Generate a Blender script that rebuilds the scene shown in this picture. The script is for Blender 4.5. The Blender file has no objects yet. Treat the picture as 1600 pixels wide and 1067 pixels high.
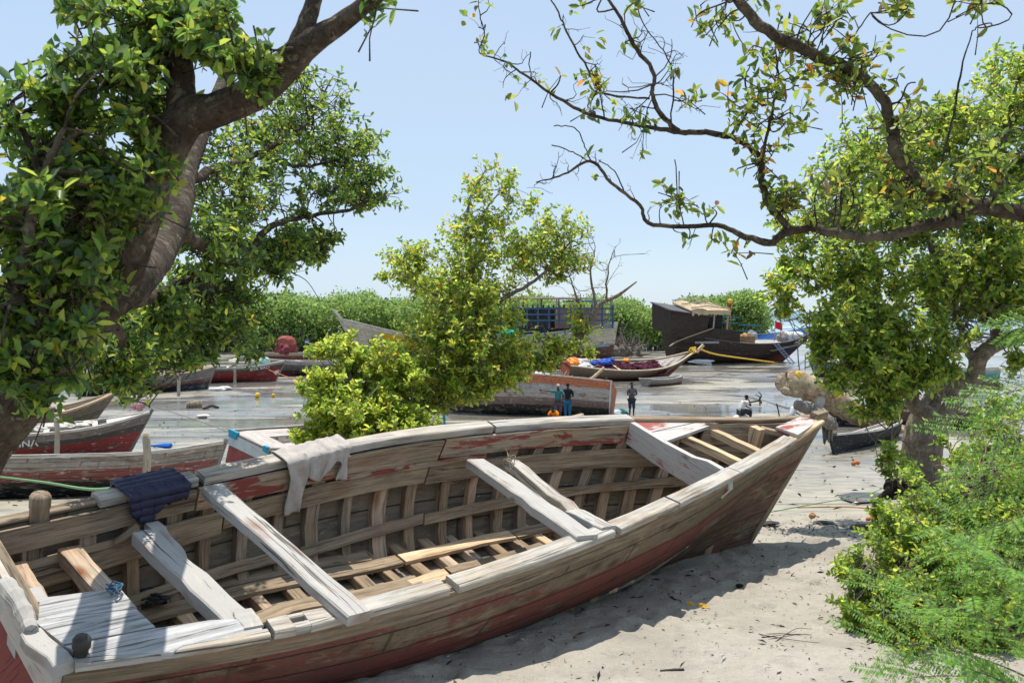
import bpy, math, random
import numpy as np
from mathutils import Vector, Matrix
RNG = np.random.default_rng(7)
random.seed(7)
scene = bpy.context.scene
COL = scene.collection
# ------------------------------------------------------------------ camera
F = 1500.0
PITCH = math.atan((533.5 - 486) / F)
CAMZ = 5.3
cam = bpy.data.cameras.new("camera")
cam.sensor_width = 36; cam.lens = F / 1600 * 36
cam.clip_start = 0.1; cam.clip_end = 20000
cam.dof.use_dof = True; cam.dof.focus_distance = 10.5; cam.dof.aperture_fstop = 6.3
camo = bpy.data.objects.new("camera", cam); COL.objects.link(camo)
camo.location = (0, 0, CAMZ); camo.rotation_euler = (math.pi / 2 - PITCH, 0, 0)
scene.camera = camo
CO = np.array([0, 0, CAMZ])

def ray(px, py):
    c, s = math.cos(PITCH), math.sin(PITCH)
    u = (533.5 - py) / F
    v = np.array([(px - 800) / F, c + u * s, -s + u * c])
    return v / v[1]

def at(px, py, d):
    "the point seen in direction (px, py) of the reference, d metres ahead"
    return CO + ray(px, py) * d

GY = [-30, 0, 8, 11.5, 13.5, 16, 19, 24, 30, 38, 48, 60, 90, 20000]
GZ = [3.3, 3.18, 2.70, 2.49, 2.37, 2.0, 1.58, 1.05, .70, .35, 0.02, -.02, 0, 0]

def gz(x, y):
    return np.interp(y, GY, GZ)

def ground_at(px, py):
    r = ray(px, py); d = 3.0
    while d < 400:
        p = CO + r * d
        if p[2] < gz(p[0], p[1]): return p
        d *= 1.004
    return p

# ------------------------------------------------------------------ tags
def tag(o, label, cat, group=None, kind=None):
    if label: o["label"] = label
    if cat: o["category"] = cat
    if group: o["group"] = group
    if kind: o["kind"] = kind
    return o

def thing(name, label, cat, loc=(0, 0, 0), rot=0, group=None, mat=None):
    o = bpy.data.objects.new(name, None); COL.objects.link(o)
    if mat is not None: o.matrix_world = mat
    else:
        o.location = tuple(loc); o.rotation_euler = (0, 0, rot)
    o.empty_display_size = .1
    return tag(o, label, cat, group)

# ------------------------------------------------------------------ mesh builder
def nrm(v):
    v = np.asarray(v, float); n = np.linalg.norm(v)
    return v / n if n > 1e-9 else v

class MB:
    def __init__(s): s.v = []; s.f = []; s.uv = []; s.n = 0
    def add(s, verts, faces, uvs):
        "uvs: one list of (u,v) per face"
        s.v += [tuple(map(float, a)) for a in verts]
        for f, u in zip(faces, uvs):
            s.f.append(tuple(i + s.n for i in f)); s.uv += list(u)
        s.n = len(s.v)
    def loft(s, rings, closed=True, caps=True, u=None, vs=1.0, uoff=None):
        "rings: (m, k, 3)"
        R = np.asarray(rings, float); m, k = R.shape[:2]
        if uoff is None: uoff = random.random() * 50
        if u is None:
            c = R.mean(1); u = np.concatenate([[0], np.cumsum(np.linalg.norm(np.diff(c, axis=0), axis=1))])
        per = np.concatenate([[0], np.cumsum(np.linalg.norm(np.diff(np.vstack([R[m // 2], R[m // 2][:1]]), axis=0), axis=1))]) * vs + uoff
        faces, uvs = [], []
        kk = k if closed else k - 1
        for i in range(m - 1):
            for j in range(kk):
                j2 = (j + 1) % k
                faces.append((i * k + j, i * k + j2, (i + 1) * k + j2, (i + 1) * k + j))
                uvs.append(((u[i] + uoff, per[j]), (u[i] + uoff, per[j + 1]), (u[i + 1] + uoff, per[j + 1]), (u[i + 1] + uoff, per[j])))
        if caps and closed:
            for i, rev in ((0, True), (m - 1, False)):
                idx = list(range(i * k, i * k + k))
                if rev: idx = idx[::-1]
                c = R[i].mean(0)
                faces.append(tuple(idx)); uvs.append([(uoff + .03 * a, uoff + .03 * b) for a, b in [(q * .4, q * .7) for q in range(k)]])
        s.add(R.reshape(-1, 3), faces, uvs)
        return s
    def beam(s, p0, p1, w, h, up=(0, 0, 1), w1=None, h1=None, n=1, wob=0.0):
        "rectangular timber; p0,p1 on the centre of the top face"
        p0 = np.asarray(p0, float); p1 = np.asarray(p1, float)
        d = nrm(p1 - p0); sd = nrm(np.cross(d, up)); uu = np.cross(sd, d)
        w1 = w if w1 is None else w1; h1 = h if h1 is None else h1
        rings = []
        for i in range(n + 1):
            t = i / n; c = p0 + (p1 - p0) * t
            if wob and n > 1: c = c + sd * random.uniform(-wob, wob) + uu * random.uniform(-wob, wob) * .6
            a = (w + (w1 - w) * t) / 2 * (1 + (random.uniform(-1, 1) * .08 if wob else 0)); b = h + (h1 - h) * t
            q = .12 * min(a, b)
            rings.append([c - sd * (a - q), c + sd * (a - q), c + sd * a - uu * q, c + sd * a - uu * (b - q), c + sd * (a - q) - uu * b, c - sd * (a - q) - uu * b, c - sd * a - uu * (b - q), c - sd * a - uu * q])
        return s.loft(rings)
    def tube(s, pts, rad, k=8, rough=0.0, uv=1.0):
        pts = np.asarray(pts, float); m = len(pts)
        rad = np.broadcast_to(np.asarray(rad, float), (m,))
        tg = np.gradient(pts, axis=0); tg /= np.linalg.norm(tg, axis=1)[:, None] + 1e-9
        ref = np.array([0, 0, 1.]) if abs(tg[0][2]) < .9 else np.array([1., 0, 0])
        nx = nrm(np.cross(tg[0], ref)); rings = []
        ang = np.arange(k) / k * 2 * math.pi
        for i in range(m):
            nx = nrm(nx - tg[i] * (nx @ tg[i])); ny = np.cross(tg[i], nx)
            r = rad[i] * (1 + (RNG.uniform(-rough, rough, k) if rough else 0))
            rings.append(pts[i] + np.outer(np.cos(ang) * r, nx) + np.outer(np.sin(ang) * r, ny))
        return s.loft(rings)
    def box(s, c, size, M=None, bev=.0):
        c = np.asarray(c, float); sx, sy, sz = np.asarray(size) / 2
        V = np.array([(a * sx, b * sy, d * sz) for d in (-1, 1) for a, b in ((-1, -1), (1, -1), (1, 1), (-1, 1))])
        if M is not None: V = V @ np.asarray(M).T
        V = V + c
        fs = [(3, 2, 1, 0), (4, 5, 6, 7), (0, 1, 5, 4), (1, 2, 6, 5), (2, 3, 7, 6), (3, 0, 4, 7)]
        o = random.random() * 50; uvs = []
        for f in fs:
            e1 = np.linalg.norm(V[f[1]] - V[f[0]]); e2 = np.linalg.norm(V[f[2]] - V[f[1]])
            q = [(0, 0), (e1, 0), (e1, e2), (0, e2)]
            if e2 > e1: q = [(b, a) for a, b in q]
            uvs.append([(a + o, b + o) for a, b in q])
        s.add(V, fs, uvs); return s
    def prism(s, poly, ext, grain=None):
        "poly: ordered 3d points of a flat outline, extruded by ext"
        P = np.asarray(poly, float); Q = P + np.asarray(ext, float); k = len(P)
        o = random.random() * 50
        l = np.linalg.norm(P - P[0], axis=1); far = P[l.argmax()]; d = nrm(far - P[0]) if grain is None else nrm(grain); nn = nrm(np.cross(d, ext)); 
        uv = [(o + (p - P[0]) @ d, o + (p - P[0]) @ nn) for p in P]
        faces = [tuple(range(k))[::-1], tuple(range(k, 2 * k))]; uvs = [uv[::-1], uv]
        th = np.linalg.norm(ext)
        for i in range(k):
            j = (i + 1) % k; e = np.linalg.norm(P[j] - P[i])
            faces.append((i, j, k + j, k + i)); uvs.append([(o, o), (o + e, o), (o + e, o + th), (o, o + th)])
        s.add(np.vstack([P, Q]), faces, uvs); return s
    def ball(s, c, r, k=10, m=7, lump=0.0, sc=(1, 1, 1)):
        rings = []
        for i in range(m):
            a = math.pi * (i + .02) / (m - 1 + .04)
            rr = math.sin(a); zz = math.cos(a)
            rings.append([(c[0] + r * sc[0] * rr * math.cos(b) * (1 + random.uniform(-lump, lump)), c[1] + r * sc[1] * rr * math.sin(b) * (1 + random.uniform(-lump, lump)), c[2] + r * sc[2] * zz * (1 + random.uniform(-lump, lump) * .5)) for b in np.arange(k) / k * 2 * math.pi])
        return s.loft(rings)
    def build(s, name, mat, parent=None, smooth=False, auto=None):
        me = bpy.data.meshes.new(name); me.from_pydata(s.v, [], s.f)
        ul = me.uv_layers.new(name="UVMap")
        ul.data.foreach_set("uv", np.asarray(s.uv, np.float32).ravel())
        me.materials.append(mat)
        if smooth: me.polygons.foreach_set("use_smooth", [True] * len(me.polygons))
        me.update()
        o = bpy.data.objects.new(name, me); COL.objects.link(o)
        if parent is not None: o.parent = parent
        return o

def spline(pts, n=8):
    "Catmull-Rom through rows of any width"
    P = np.asarray(pts, float)
    if len(P) < 3: return np.array([P[0] + (P[-1] - P[0]) * t for t in np.linspace(0, 1, n + 1)])
    Q = np.vstack([2 * P[0] - P[1], P, 2 * P[-1] - P[-2]]); out = []
    for i in range(1, len(Q) - 2):
        a, b, c, d = Q[i - 1], Q[i], Q[i + 1], Q[i + 2]
        for t in np.arange(n) / n:
            out.append(.5 * (2 * b + (c - a) * t + (2 * a - 5 * b + 4 * c - d) * t * t + (3 * b - a - 3 * c + d) * t ** 3))
    out.append(P[-1]); return np.array(out)

# ------------------------------------------------------------------ materials
class NT:
    def __init__(s, name):
        s.m = bpy.data.materials.new(name); s.m.use_nodes = True
        s.t = s.m.node_tree; s.n = s.t.nodes; s.l = s.t.links
        s.b = s.n["Principled BSDF"]; s.out = s.n["Material Output"]
    def node(s, typ, **kw):
        n = s.n.new(typ)
        for k, v in kw.items():
            if k.startswith("i_"): n.inputs[k[2:].replace("_", " ")].default_value = v
            else: setattr(n, k, v)
        return n
    def link(s, a, b): s.l.new(a, b); return s
    def uv(s): return s.node("ShaderNodeUVMap").outputs[0]
    def geo(s): return s.node("ShaderNodeNewGeometry").outputs["Position"]
    def mapn(s, src, scale=(1, 1, 1), loc=(0, 0, 0)):
        n = s.node("ShaderNodeMapping"); n.inputs["Scale"].default_value = scale; n.inputs["Location"].default_value = loc
        s.link(src, n.inputs[0]); return n.outputs[0]
    def noise(s, src, scale, detail=4, rough=.55, dist=0, loc=None):
        n = s.node("ShaderNodeTexNoise"); n.inputs["Scale"].default_value = scale; n.inputs["Detail"].default_value = detail
        n.inputs["Roughness"].default_value = rough; n.inputs["Distortion"].default_value = dist
        s.link(src, n.inputs["Vector"]); return n.outputs[0]
    def ramp(s, src, stops, interp="LINEAR"):
        n = s.node("ShaderNodeValToRGB"); n.color_ramp.interpolation = interp
        e = n.color_ramp.elements
        while len(e) < len(stops): e.new(.5)
        for q, (p, c) in zip(e, stops):
            q.position = p; q.color = (c, c, c, 1) if not hasattr(c, "__len__") else (*c[:3], 1)
        s.link(src, n.inputs[0]); return n.outputs[0]
    def mix(s, fac, a, b, mode="MIX"):
        n = s.node("ShaderNodeMix", data_type="RGBA", blend_type=mode)
        for v, i in ((fac, 0), (a, 6), (b, 7)):
            if hasattr(v, "is_output"): s.link(v, n.inputs[i])
            elif i == 0: n.inputs[0].default_value = v
            else: n.inputs[i].default_value = (*v[:3], 1)
        return n.outputs[2]
    def math(s, op, a, b=0.0, c=None, clamp=False):
        n = s.node("ShaderNodeMath", operation=op, use_clamp=clamp)
        for v, i in ((a, 0), (b, 1), (c, 2)):
            if v is None: continue
            if hasattr(v, "is_output"): s.link(v, n.inputs[i])
            else: n.inputs[i].default_value = v
        return n.outputs[0]
    def sep(s, v):
        n = s.node("ShaderNodeSeparateXYZ"); s.link(v, n.inputs[0]); return n.outputs
    def bump(s, h, strength=.5, dist=.01):
        n = s.node("ShaderNodeBump"); n.inputs["Strength"].default_value = strength; n.inputs["Distance"].default_value = dist
        s.link(h, n.inputs["Height"]); s.link(n.outputs[0], s.b.inputs["Normal"]); return n
    def color(s, c):
        if hasattr(c, "is_output"): s.link(c, s.b.inputs["Base Color"])
        else: s.b.inputs["Base Color"].default_value = (*c[:3], 1)
    def rough(s, r):
        if hasattr(r, "is_output"): s.link(r, s.b.inputs["Roughness"])
        else: s.b.inputs["Roughness"].default_value = r
    def spec(s, v): s.b.inputs["Specular IOR Level"].default_value = v

def mul(c, k): return tuple(min(1, a * k) for a in c)

def wood(name, base, paint=None, amt=0.0, stain=.35, crack=.5, scale=1.0, rust=0.0, grey=None, paint2=None, amt2=0.0):
    "weathered timber: grain along u, cracks, flaking paint, rust stains from nails"
    t = NT(name); uv = t.uv()
    ga = t.noise(t.mapn(uv, (1.1 * scale, 21 * scale, 1)), 1.0, 4, .66, .8)
    gb = t.noise(t.mapn(uv, (5 * scale, 95 * scale, 1), (4, 9, 0)), 1.0, 3, .6, .4)
    g = t.math("ADD", t.math("MULTIPLY", ga, .68), t.math("MULTIPLY", gb, .32))
    big = t.noise(t.mapn(uv, (.9, 2.4, 1), (3, 7, 0)), 1.0, 4, .6)
    c = t.ramp(g, [(.33, mul(base, .30)), (.47, base), (.64, mul(base, 1.6))])
    if grey is not None:
        c = t.mix(t.ramp(big, [(.38, 0), (.62, 1)]), c, t.ramp(g, [(.34, mul(grey, .38)), (.46, mul(grey, .9)), (.62, mul(grey, 1.3))]))
    blot = t.noise(t.mapn(uv, (2.2, 5.5, 1), (11, 3, 0)), 1.0, 6, .65)
    c = t.mix(t.ramp(blot, [(.5, 0), (.75, stain)]), c, mul(base, .28))
    hgt = g
    for p, a, off, sc in ((paint, amt, 21.0, 1.7), (paint2, amt2, 5.0, 1.1)):
        if p is None: continue
        n1 = t.noise(t.mapn(uv, (1.1 * sc, 4.5 * sc, 1), (off, off * .3, 0)), 1.0, 7, .68, .4)
        mk = t.ramp(n1, [(.60 - a * .4 - .025, 0), (.60 - a * .4 + .025, 1)])
        # paint wears off along the raised grain
        mk = t.math("MULTIPLY", mk, t.ramp(g, [(.3, .25), (.42, 1)]))
        pc = t.mix(big, mul(p, .75), mul(p, 1.2))
        c = t.mix(mk, c, pc)
    if rust > 0:
        vn = t.node("ShaderNodeTexVoronoi"); vn.inputs["Scale"].default_value = 1.0
        t.link(t.mapn(uv, (2.0, 5.0, 1), (.3, .7, 0)), vn.inputs["Vector"])
        d = t.math("ADD", vn.outputs["Distance"], t.math("MULTIPLY", t.noise(t.mapn(uv, (6, 14, 1)), 1.0, 3), .22))
        c = t.mix(t.ramp(d, [(.17, rust), (.44, 0)]), c, (.20, .07, .02))
    kn = t.node("ShaderNodeTexVoronoi"); kn.inputs["Scale"].default_value = 1.0
    t.link(t.mapn(uv, (1.5, 4.2, 1), (7.3, 2.7, 0)), kn.inputs["Vector"])
    kd = t.math("ADD", kn.outputs["Distance"], t.math("MULTIPLY", gb, .1))
    c = t.mix(t.ramp(kd, [(.09, .75), (.15, 0)]), c, mul(base, .25))
    ck = t.noise(t.mapn(uv, (.55 * scale, 17 * scale, 1), (1, 2, 0)), 1.0, 3, .7, 1.2)
    ckm = t.ramp(ck, [(.625, 0), (.66, crack)])
    c = t.mix(ckm, c, mul(base, .1))
    spots = t.noise(t.mapn(uv, (30, 60, 1)), 1.0, 2)
    c = t.mix(t.ramp(spots, [(.66, 0), (.74, .55)]), c, mul(base, .3))
    t.color(c); t.rough(.85); t.spec(.25)
    t.bump(t.math("SUBTRACT", t.math("ADD", hgt, t.math("MULTIPLY", blot, .6)), t.math("MULTIPLY", ckm, 1.2)), .8, .012)
    return t.m

def hull_mat(name, bands, planks=7, base=(.26, .2, .14), wear=.25, scuff=0.0, dirt=.35, edge=.05, seam=.5, lump=1.0, scuffcol=(.62, .6, .56), bowcol=None, bowat=6.6, blots=0.0, sternred=None):
    "bands: [(v_from, colour)] from keel (0) to rim (1); v in uv.y, metres along u"
    t = NT(name); uv = t.uv(); S = t.sep(uv)
    n1 = t.noise(t.mapn(uv, (1.2, 6, 1)), 1.0, 7, .66, .3)
    n2 = t.noise(t.mapn(uv, (3.5, 30, 1), (5, 1, 0)), 1.0, 6, .66, .6)
    n3 = t.noise(t.mapn(uv, (.7, 2.2, 1), (9, 4, 0)), 1.0, 4, .6)
    vv = t.math("ADD", S[1], t.math("MULTIPLY", t.math("SUBTRACT", n1, .5), edge))
    stops = []
    for i, (v, c) in enumerate(bands):
        if i: stops.append((max(0, v - .004), bands[i - 1][1]))
        stops.append((v, c))
    c = t.ramp(vv, stops)
    wd = t.ramp(n2, [(.3, mul(base, .5)), (.5, base), (.72, mul(base, 1.5))])
    if bowcol is not None:
        bf = t.math("ADD", S[0], t.math("MULTIPLY", t.math("SUBTRACT", n1, .5), 1.1))
        mr = t.node("ShaderNodeMapRange"); mr.inputs[1].default_value = bowat; mr.inputs[2].default_value = bowat + .5; t.link(bf, mr.inputs[0])
        up = t.ramp(S[1], [(.70, 1), (.8, 0)])
        c = t.mix(t.math("MULTIPLY", mr.outputs[0], up), c, t.mix(t.ramp(n2, [(.35, 0), (.62, 1)]), mul(bowcol, .5), mul(bowcol, 1.35)))
    if sternred is not None:
        nr = t.noise(t.mapn(uv, (1.6, 8, 1), (13, 5, 0)), 1.0, 6, .72, .4)
        mr = t.node("ShaderNodeMapRange"); mr.inputs[1].default_value = 1.2; mr.inputs[2].default_value = 4.6; mr.inputs[3].default_value = .10; mr.inputs[4].default_value = -.07; t.link(S[0], mr.inputs[0])
        c = t.mix(t.ramp(t.math("ADD", nr, mr.outputs[0]), [(.535, 0), (.57, .85)]), c, sternred)
    if blots > 0:
        vn = t.node("ShaderNodeTexVoronoi"); vn.inputs["Scale"].default_value = 1.0
        t.link(t.mapn(uv, (2.6, 9, 1), (.2, .4, 0)), vn.inputs["Vector"])
        dd = t.math("ADD", vn.outputs["Distance"], t.math("MULTIPLY", n2, .3))
        c = t.mix(t.ramp(dd, [(.30, blots), (.46, 0)]), c, (.055, .026, .012))
        n5 = t.noise(t.mapn(uv, (22, 60, 1), (1, 6, 0)), 1.0, 3, .7)
        c = t.mix(t.ramp(n5, [(.56, 0), (.66, blots * .8)]), c, (.05, .035, .022))
    wm = t.ramp(n1, [(.62 - wear * .35 - .03, 0), (.62 - wear * .35 + .03, .9)])
    c = t.mix(wm, c, wd)
    c = t.mix(t.ramp(n2, [(.3, .55), (.55, 0)]), c, mul(base, .4))
    c = t.mix(t.ramp(n3, [(.45, 0), (.8, dirt)]), c, (.05, .045, .04))
    if scuff > 0:
        n4 = t.noise(t.mapn(uv, (3.2, 17, 1), (2, 8, 0)), 1.0, 6, .78, .8)
        c = t.mix(t.ramp(n4, [(.63 - scuff * .2, 0), (.66 - scuff * .2, .85)]), c, scuffcol)
    # vertical weeping stains below the rim
    st = t.noise(t.mapn(uv, (9, 1.6, 1), (4, 0, 0)), 1.0, 4, .6)
    c = t.mix(t.ramp(st, [(.58, 0), (.75, .5)]), c, (.06, .04, .025))
    # plank seams + butt joints
    fr = t.math("FRACT", t.math("ADD", t.math("MULTIPLY", S[1], planks), t.math("MULTIPLY", n3, .15)))
    sm = t.ramp(t.math("ABSOLUTE", t.math("SUBTRACT", fr, .5)), [(.455, 0), (.49, 1)])
    row = t.math("FLOOR", t.math("MULTIPLY", S[1], planks))
    bj = t.math("FRACT", t.math("ADD", t.math("MULTIPLY", S[0], .38), t.math("MULTIPLY", row, .37)))
    bm = t.ramp(t.math("ABSOLUTE", t.math("SUBTRACT", bj, .5)), [(.493, 0), (.497, .8)])
    allm = t.math("MAXIMUM", sm, bm)
    c = t.mix(t.math("MULTIPLY", allm, seam), c, (.03, .025, .02))
    t.color(c); t.rough(.8); t.spec(.3)
    h = t.math("SUBTRACT", t.math("ADD", n2, t.math("MULTIPLY", n1, 1.2)), t.math("MULTIPLY", allm, 1.6))
    t.bump(h, .7 * lump, .014)
    return t.m

def plain(name, c, rough=.7, var=.25, scale=6.0, spec=.3, bump=.25, metal=0.0):
    t = NT(name); p = t.node("ShaderNodeTexCoord").outputs["Object"]
    n = t.noise(p, scale, 5, .6); n2 = t.noise(p, scale * 7, 4, .6)
    cc = t.mix(t.ramp(n, [(.3, 0), (.7, 1)]), mul(c, 1 - var), mul(c, 1 + var))
    cc = t.mix(t.ramp(n2, [(.55, 0), (.8, var)]), cc, mul(c, .4))
    t.color(cc); t.rough(rough); t.spec(spec); t.b.inputs["Metallic"].default_value = metal
    if bump: t.bump(n2, bump, .01)
    return t.m

def leaf_mat(name, trans=.38, rough=.38, spec=.5):
    t = NT(name)
    a = t.node("ShaderNodeAttribute", attribute_name="col")
    t.color(a.outputs["Color"]); t.rough(rough); t.spec(spec)
    tr = t.node("ShaderNodeBsdfTranslucent")
    hs = t.node("ShaderNodeHueSaturation"); hs.inputs["Value"].default_value = 2.6; hs.inputs["Saturation"].default_value = .98
    hs.inputs["Hue"].default_value = .485
    t.link(a.outputs["Color"], hs.inputs["Color"]); t.link(hs.outputs[0], tr.inputs[0])
    mx = t.node("ShaderNodeMixShader"); mx.inputs[0].default_value = trans
    t.link(t.b.outputs[0], mx.inputs[1]); t.link(tr.outputs[0], mx.inputs[2]); t.link(mx.outputs[0], t.out.inputs[0])
    return t.m

def bark_mat(name, c1, c2, c3, scale=1.0):
    t = NT(name); uv = t.uv(); p = t.geo()
    n = t.noise(p, 9 * scale, 6, .65, .4); b = t.noise(p, 2.6 * scale, 4, .6)
    g = t.noise(p, 24 * scale, 5, .7, .8)
    c = t.ramp(n, [(.3, mul(c1, .55)), (.5, c1), (.68, c2)])
    c = t.mix(t.ramp(b, [(.52, 0), (.66, .8)]), c, c3)
    c = t.mix(t.ramp(t.noise(p, 28 * scale, 4, .7, .8), [(.34, .8), (.46, 0)]), c, mul(c1, .28))
    li = t.noise(p, 15 * scale, 4, .6, .3); c = t.mix(t.ramp(li, [(.60, 0), (.66, .6)]), c, mul(c3, 1.5))
    t.color(c); t.rough(.95); t.spec(.15)
    t.bump(t.math("ADD", g, n), 1.0, .03)
    return t.m
# ------------------------------------------------------------------ world, sun
w = bpy.data.worlds.new("World"); scene.world = w; w.use_nodes = True
wt = w.node_tree; bg = wt.nodes["Background"]
SUNV = Vector((-.04, .21, 1)).normalized()
sky = wt.nodes.new("ShaderNodeTexSky"); sky.sky_type = 'NISHITA'; sky.sun_disc = False
sky.sun_elevation = math.asin(SUNV.z); sky.sun_rotation = math.atan2(SUNV.x, SUNV.y)
sky.air_density = 1.0; sky.dust_density = 0.25; sky.ozone_density = 2.2
tc = wt.nodes.new("ShaderNodeTexCoord"); mp = wt.nodes.new("ShaderNodeMapping"); mp.inputs["Scale"].default_value = (1, 1, 3.5)
wt.links.new(tc.outputs["Generated"], mp.inputs[0])
wn = wt.nodes.new("ShaderNodeTexNoise"); wn.inputs["Scale"].default_value = 2.1; wn.inputs["Detail"].default_value = 6; wn.inputs["Roughness"].default_value = .55
wn.inputs["Distortion"].default_value = .5
wt.links.new(mp.outputs[0], wn.inputs["Vector"])
wr = wt.nodes.new("ShaderNodeValToRGB"); wr.color_ramp.elements[0].position = .38; wr.color_ramp.elements[1].position = .75
wr.color_ramp.elements[0].color = (.72, .72, .72, 1); wr.color_ramp.elements[1].color = (.93, .93, .93, 1)
wt.links.new(wn.outputs[0], wr.inputs[0])
wm = wt.nodes.new("ShaderNodeMix"); wm.data_type = 'RGBA'
wt.links.new(wr.outputs[0], wm.inputs[0]); wt.links.new(sky.outputs[0], wm.inputs[6]); wm.inputs[7].default_value = (3.35, 4.2, 5.3, 1)
wt.links.new(wm.outputs[2], bg.inputs[0]); bg.inputs[1].default_value = .15
sun = bpy.data.lights.new("sun", 'SUN'); sun.energy = 4.8; sun.angle = math.radians(.55); sun.color = (1, .94, .85)
suno = bpy.data.objects.new("sun", sun); COL.objects.link(suno)
suno.rotation_euler = (-SUNV).to_track_quat('-Z', 'Y').to_euler(); suno.location = (0, 0, 40)
scene.view_settings.view_transform = 'Standard'; scene.view_settings.look = 'None'
scene.view_settings.exposure = 0.22; scene.view_settings.gamma = 1.0
scene.cycles.max_bounces = 8; scene.cycles.transparent_max_bounces = 8; scene.cycles.diffuse_bounces = 3
scene.cycles.use_denoising = True

# ------------------------------------------------------------------ ground
def fbm(x, y, sc, seed, octs=4):
    r = np.random.default_rng(seed); z = 0; a = 1
    for o in range(octs):
        for k in range(4):
            th = r.uniform(0, 2 * math.pi); ph = r.uniform(0, 6.28); f = sc * 2 ** o * r.uniform(.7, 1.3)
            z = z + a * np.sin((x * math.cos(th) + y * math.sin(th)) * f + ph) / 4
        a *= .5
    return z

def ground_mesh():
    ys = np.concatenate([np.arange(-20, 3, 1.0), np.arange(3, 16, .05), 16 * 1.017 ** np.arange(0, 130), [160, 200, 260, 400, 800, 2000, 9000]])
    ys = np.unique(ys[(ys < 150) | (ys >= 160)])
    us = np.concatenate([[-6, -3, -1.6, -1.1], np.linspace(-.8, .8, 330), [1.1, 1.6, 3, 6]])
    Y, U = np.meshgrid(ys, us, indexing="ij")
    X = U * np.maximum(Y, 6.0) if True else U
    Z = gz(X, Y)
    sandy = np.clip((15 - Y) / 2, 0, 1); mid = np.clip((Y - 14) / 6, 0, 1) * np.clip((110 - Y) / 40, 0, 1)
    Z = Z + sandy * (.03 * fbm(X, Y, 1.1, 1) + .018 * fbm(X, Y, 5, 2) + .009 * fbm(X, Y, 15, 3, 2))
    Z = Z + mid * (.03 * fbm(X * .35, Y, .7, 4) + .012 * fbm(X * .35, Y, 3, 5, 3))
    rf = np.random.default_rng(17)
    for _ in range(420):
        fx, fy, fa = rf.uniform(-2.5, 6), rf.uniform(4.5, 14), rf.uniform(0, 3.14); ca, sa = math.cos(fa), math.sin(fa)
        ix = np.where((abs(ys - fy) < .4))[0]
        if not len(ix): continue
        sl = slice(ix[0], ix[-1] + 1); dx, dy = X[sl] - fx, Y[sl] - fy; a = (dx * ca + dy * sa) / .15; b = (-dx * sa + dy * ca) / .075; q = a * a + b * b
        Z[sl] += .03 * (-np.exp(-q) + .55 * np.exp(-((np.sqrt(q) - 1.5) / .5) ** 2))
    m, k = Y.shape
    V = np.stack([X, Y, Z], -1).reshape(-1, 3)
    i = np.arange(m - 1)[:, None] * k + np.arange(k - 1)[None]
    Fc = np.stack([i, i + 1, i + k + 1, i + k], -1).reshape(-1, 4)
    me = bpy.data.meshes.new("ground"); me.from_pydata(V.tolist(), [], Fc.tolist())
    me.polygons.foreach_set("use_smooth", [True] * len(me.polygons))
    return me

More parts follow.
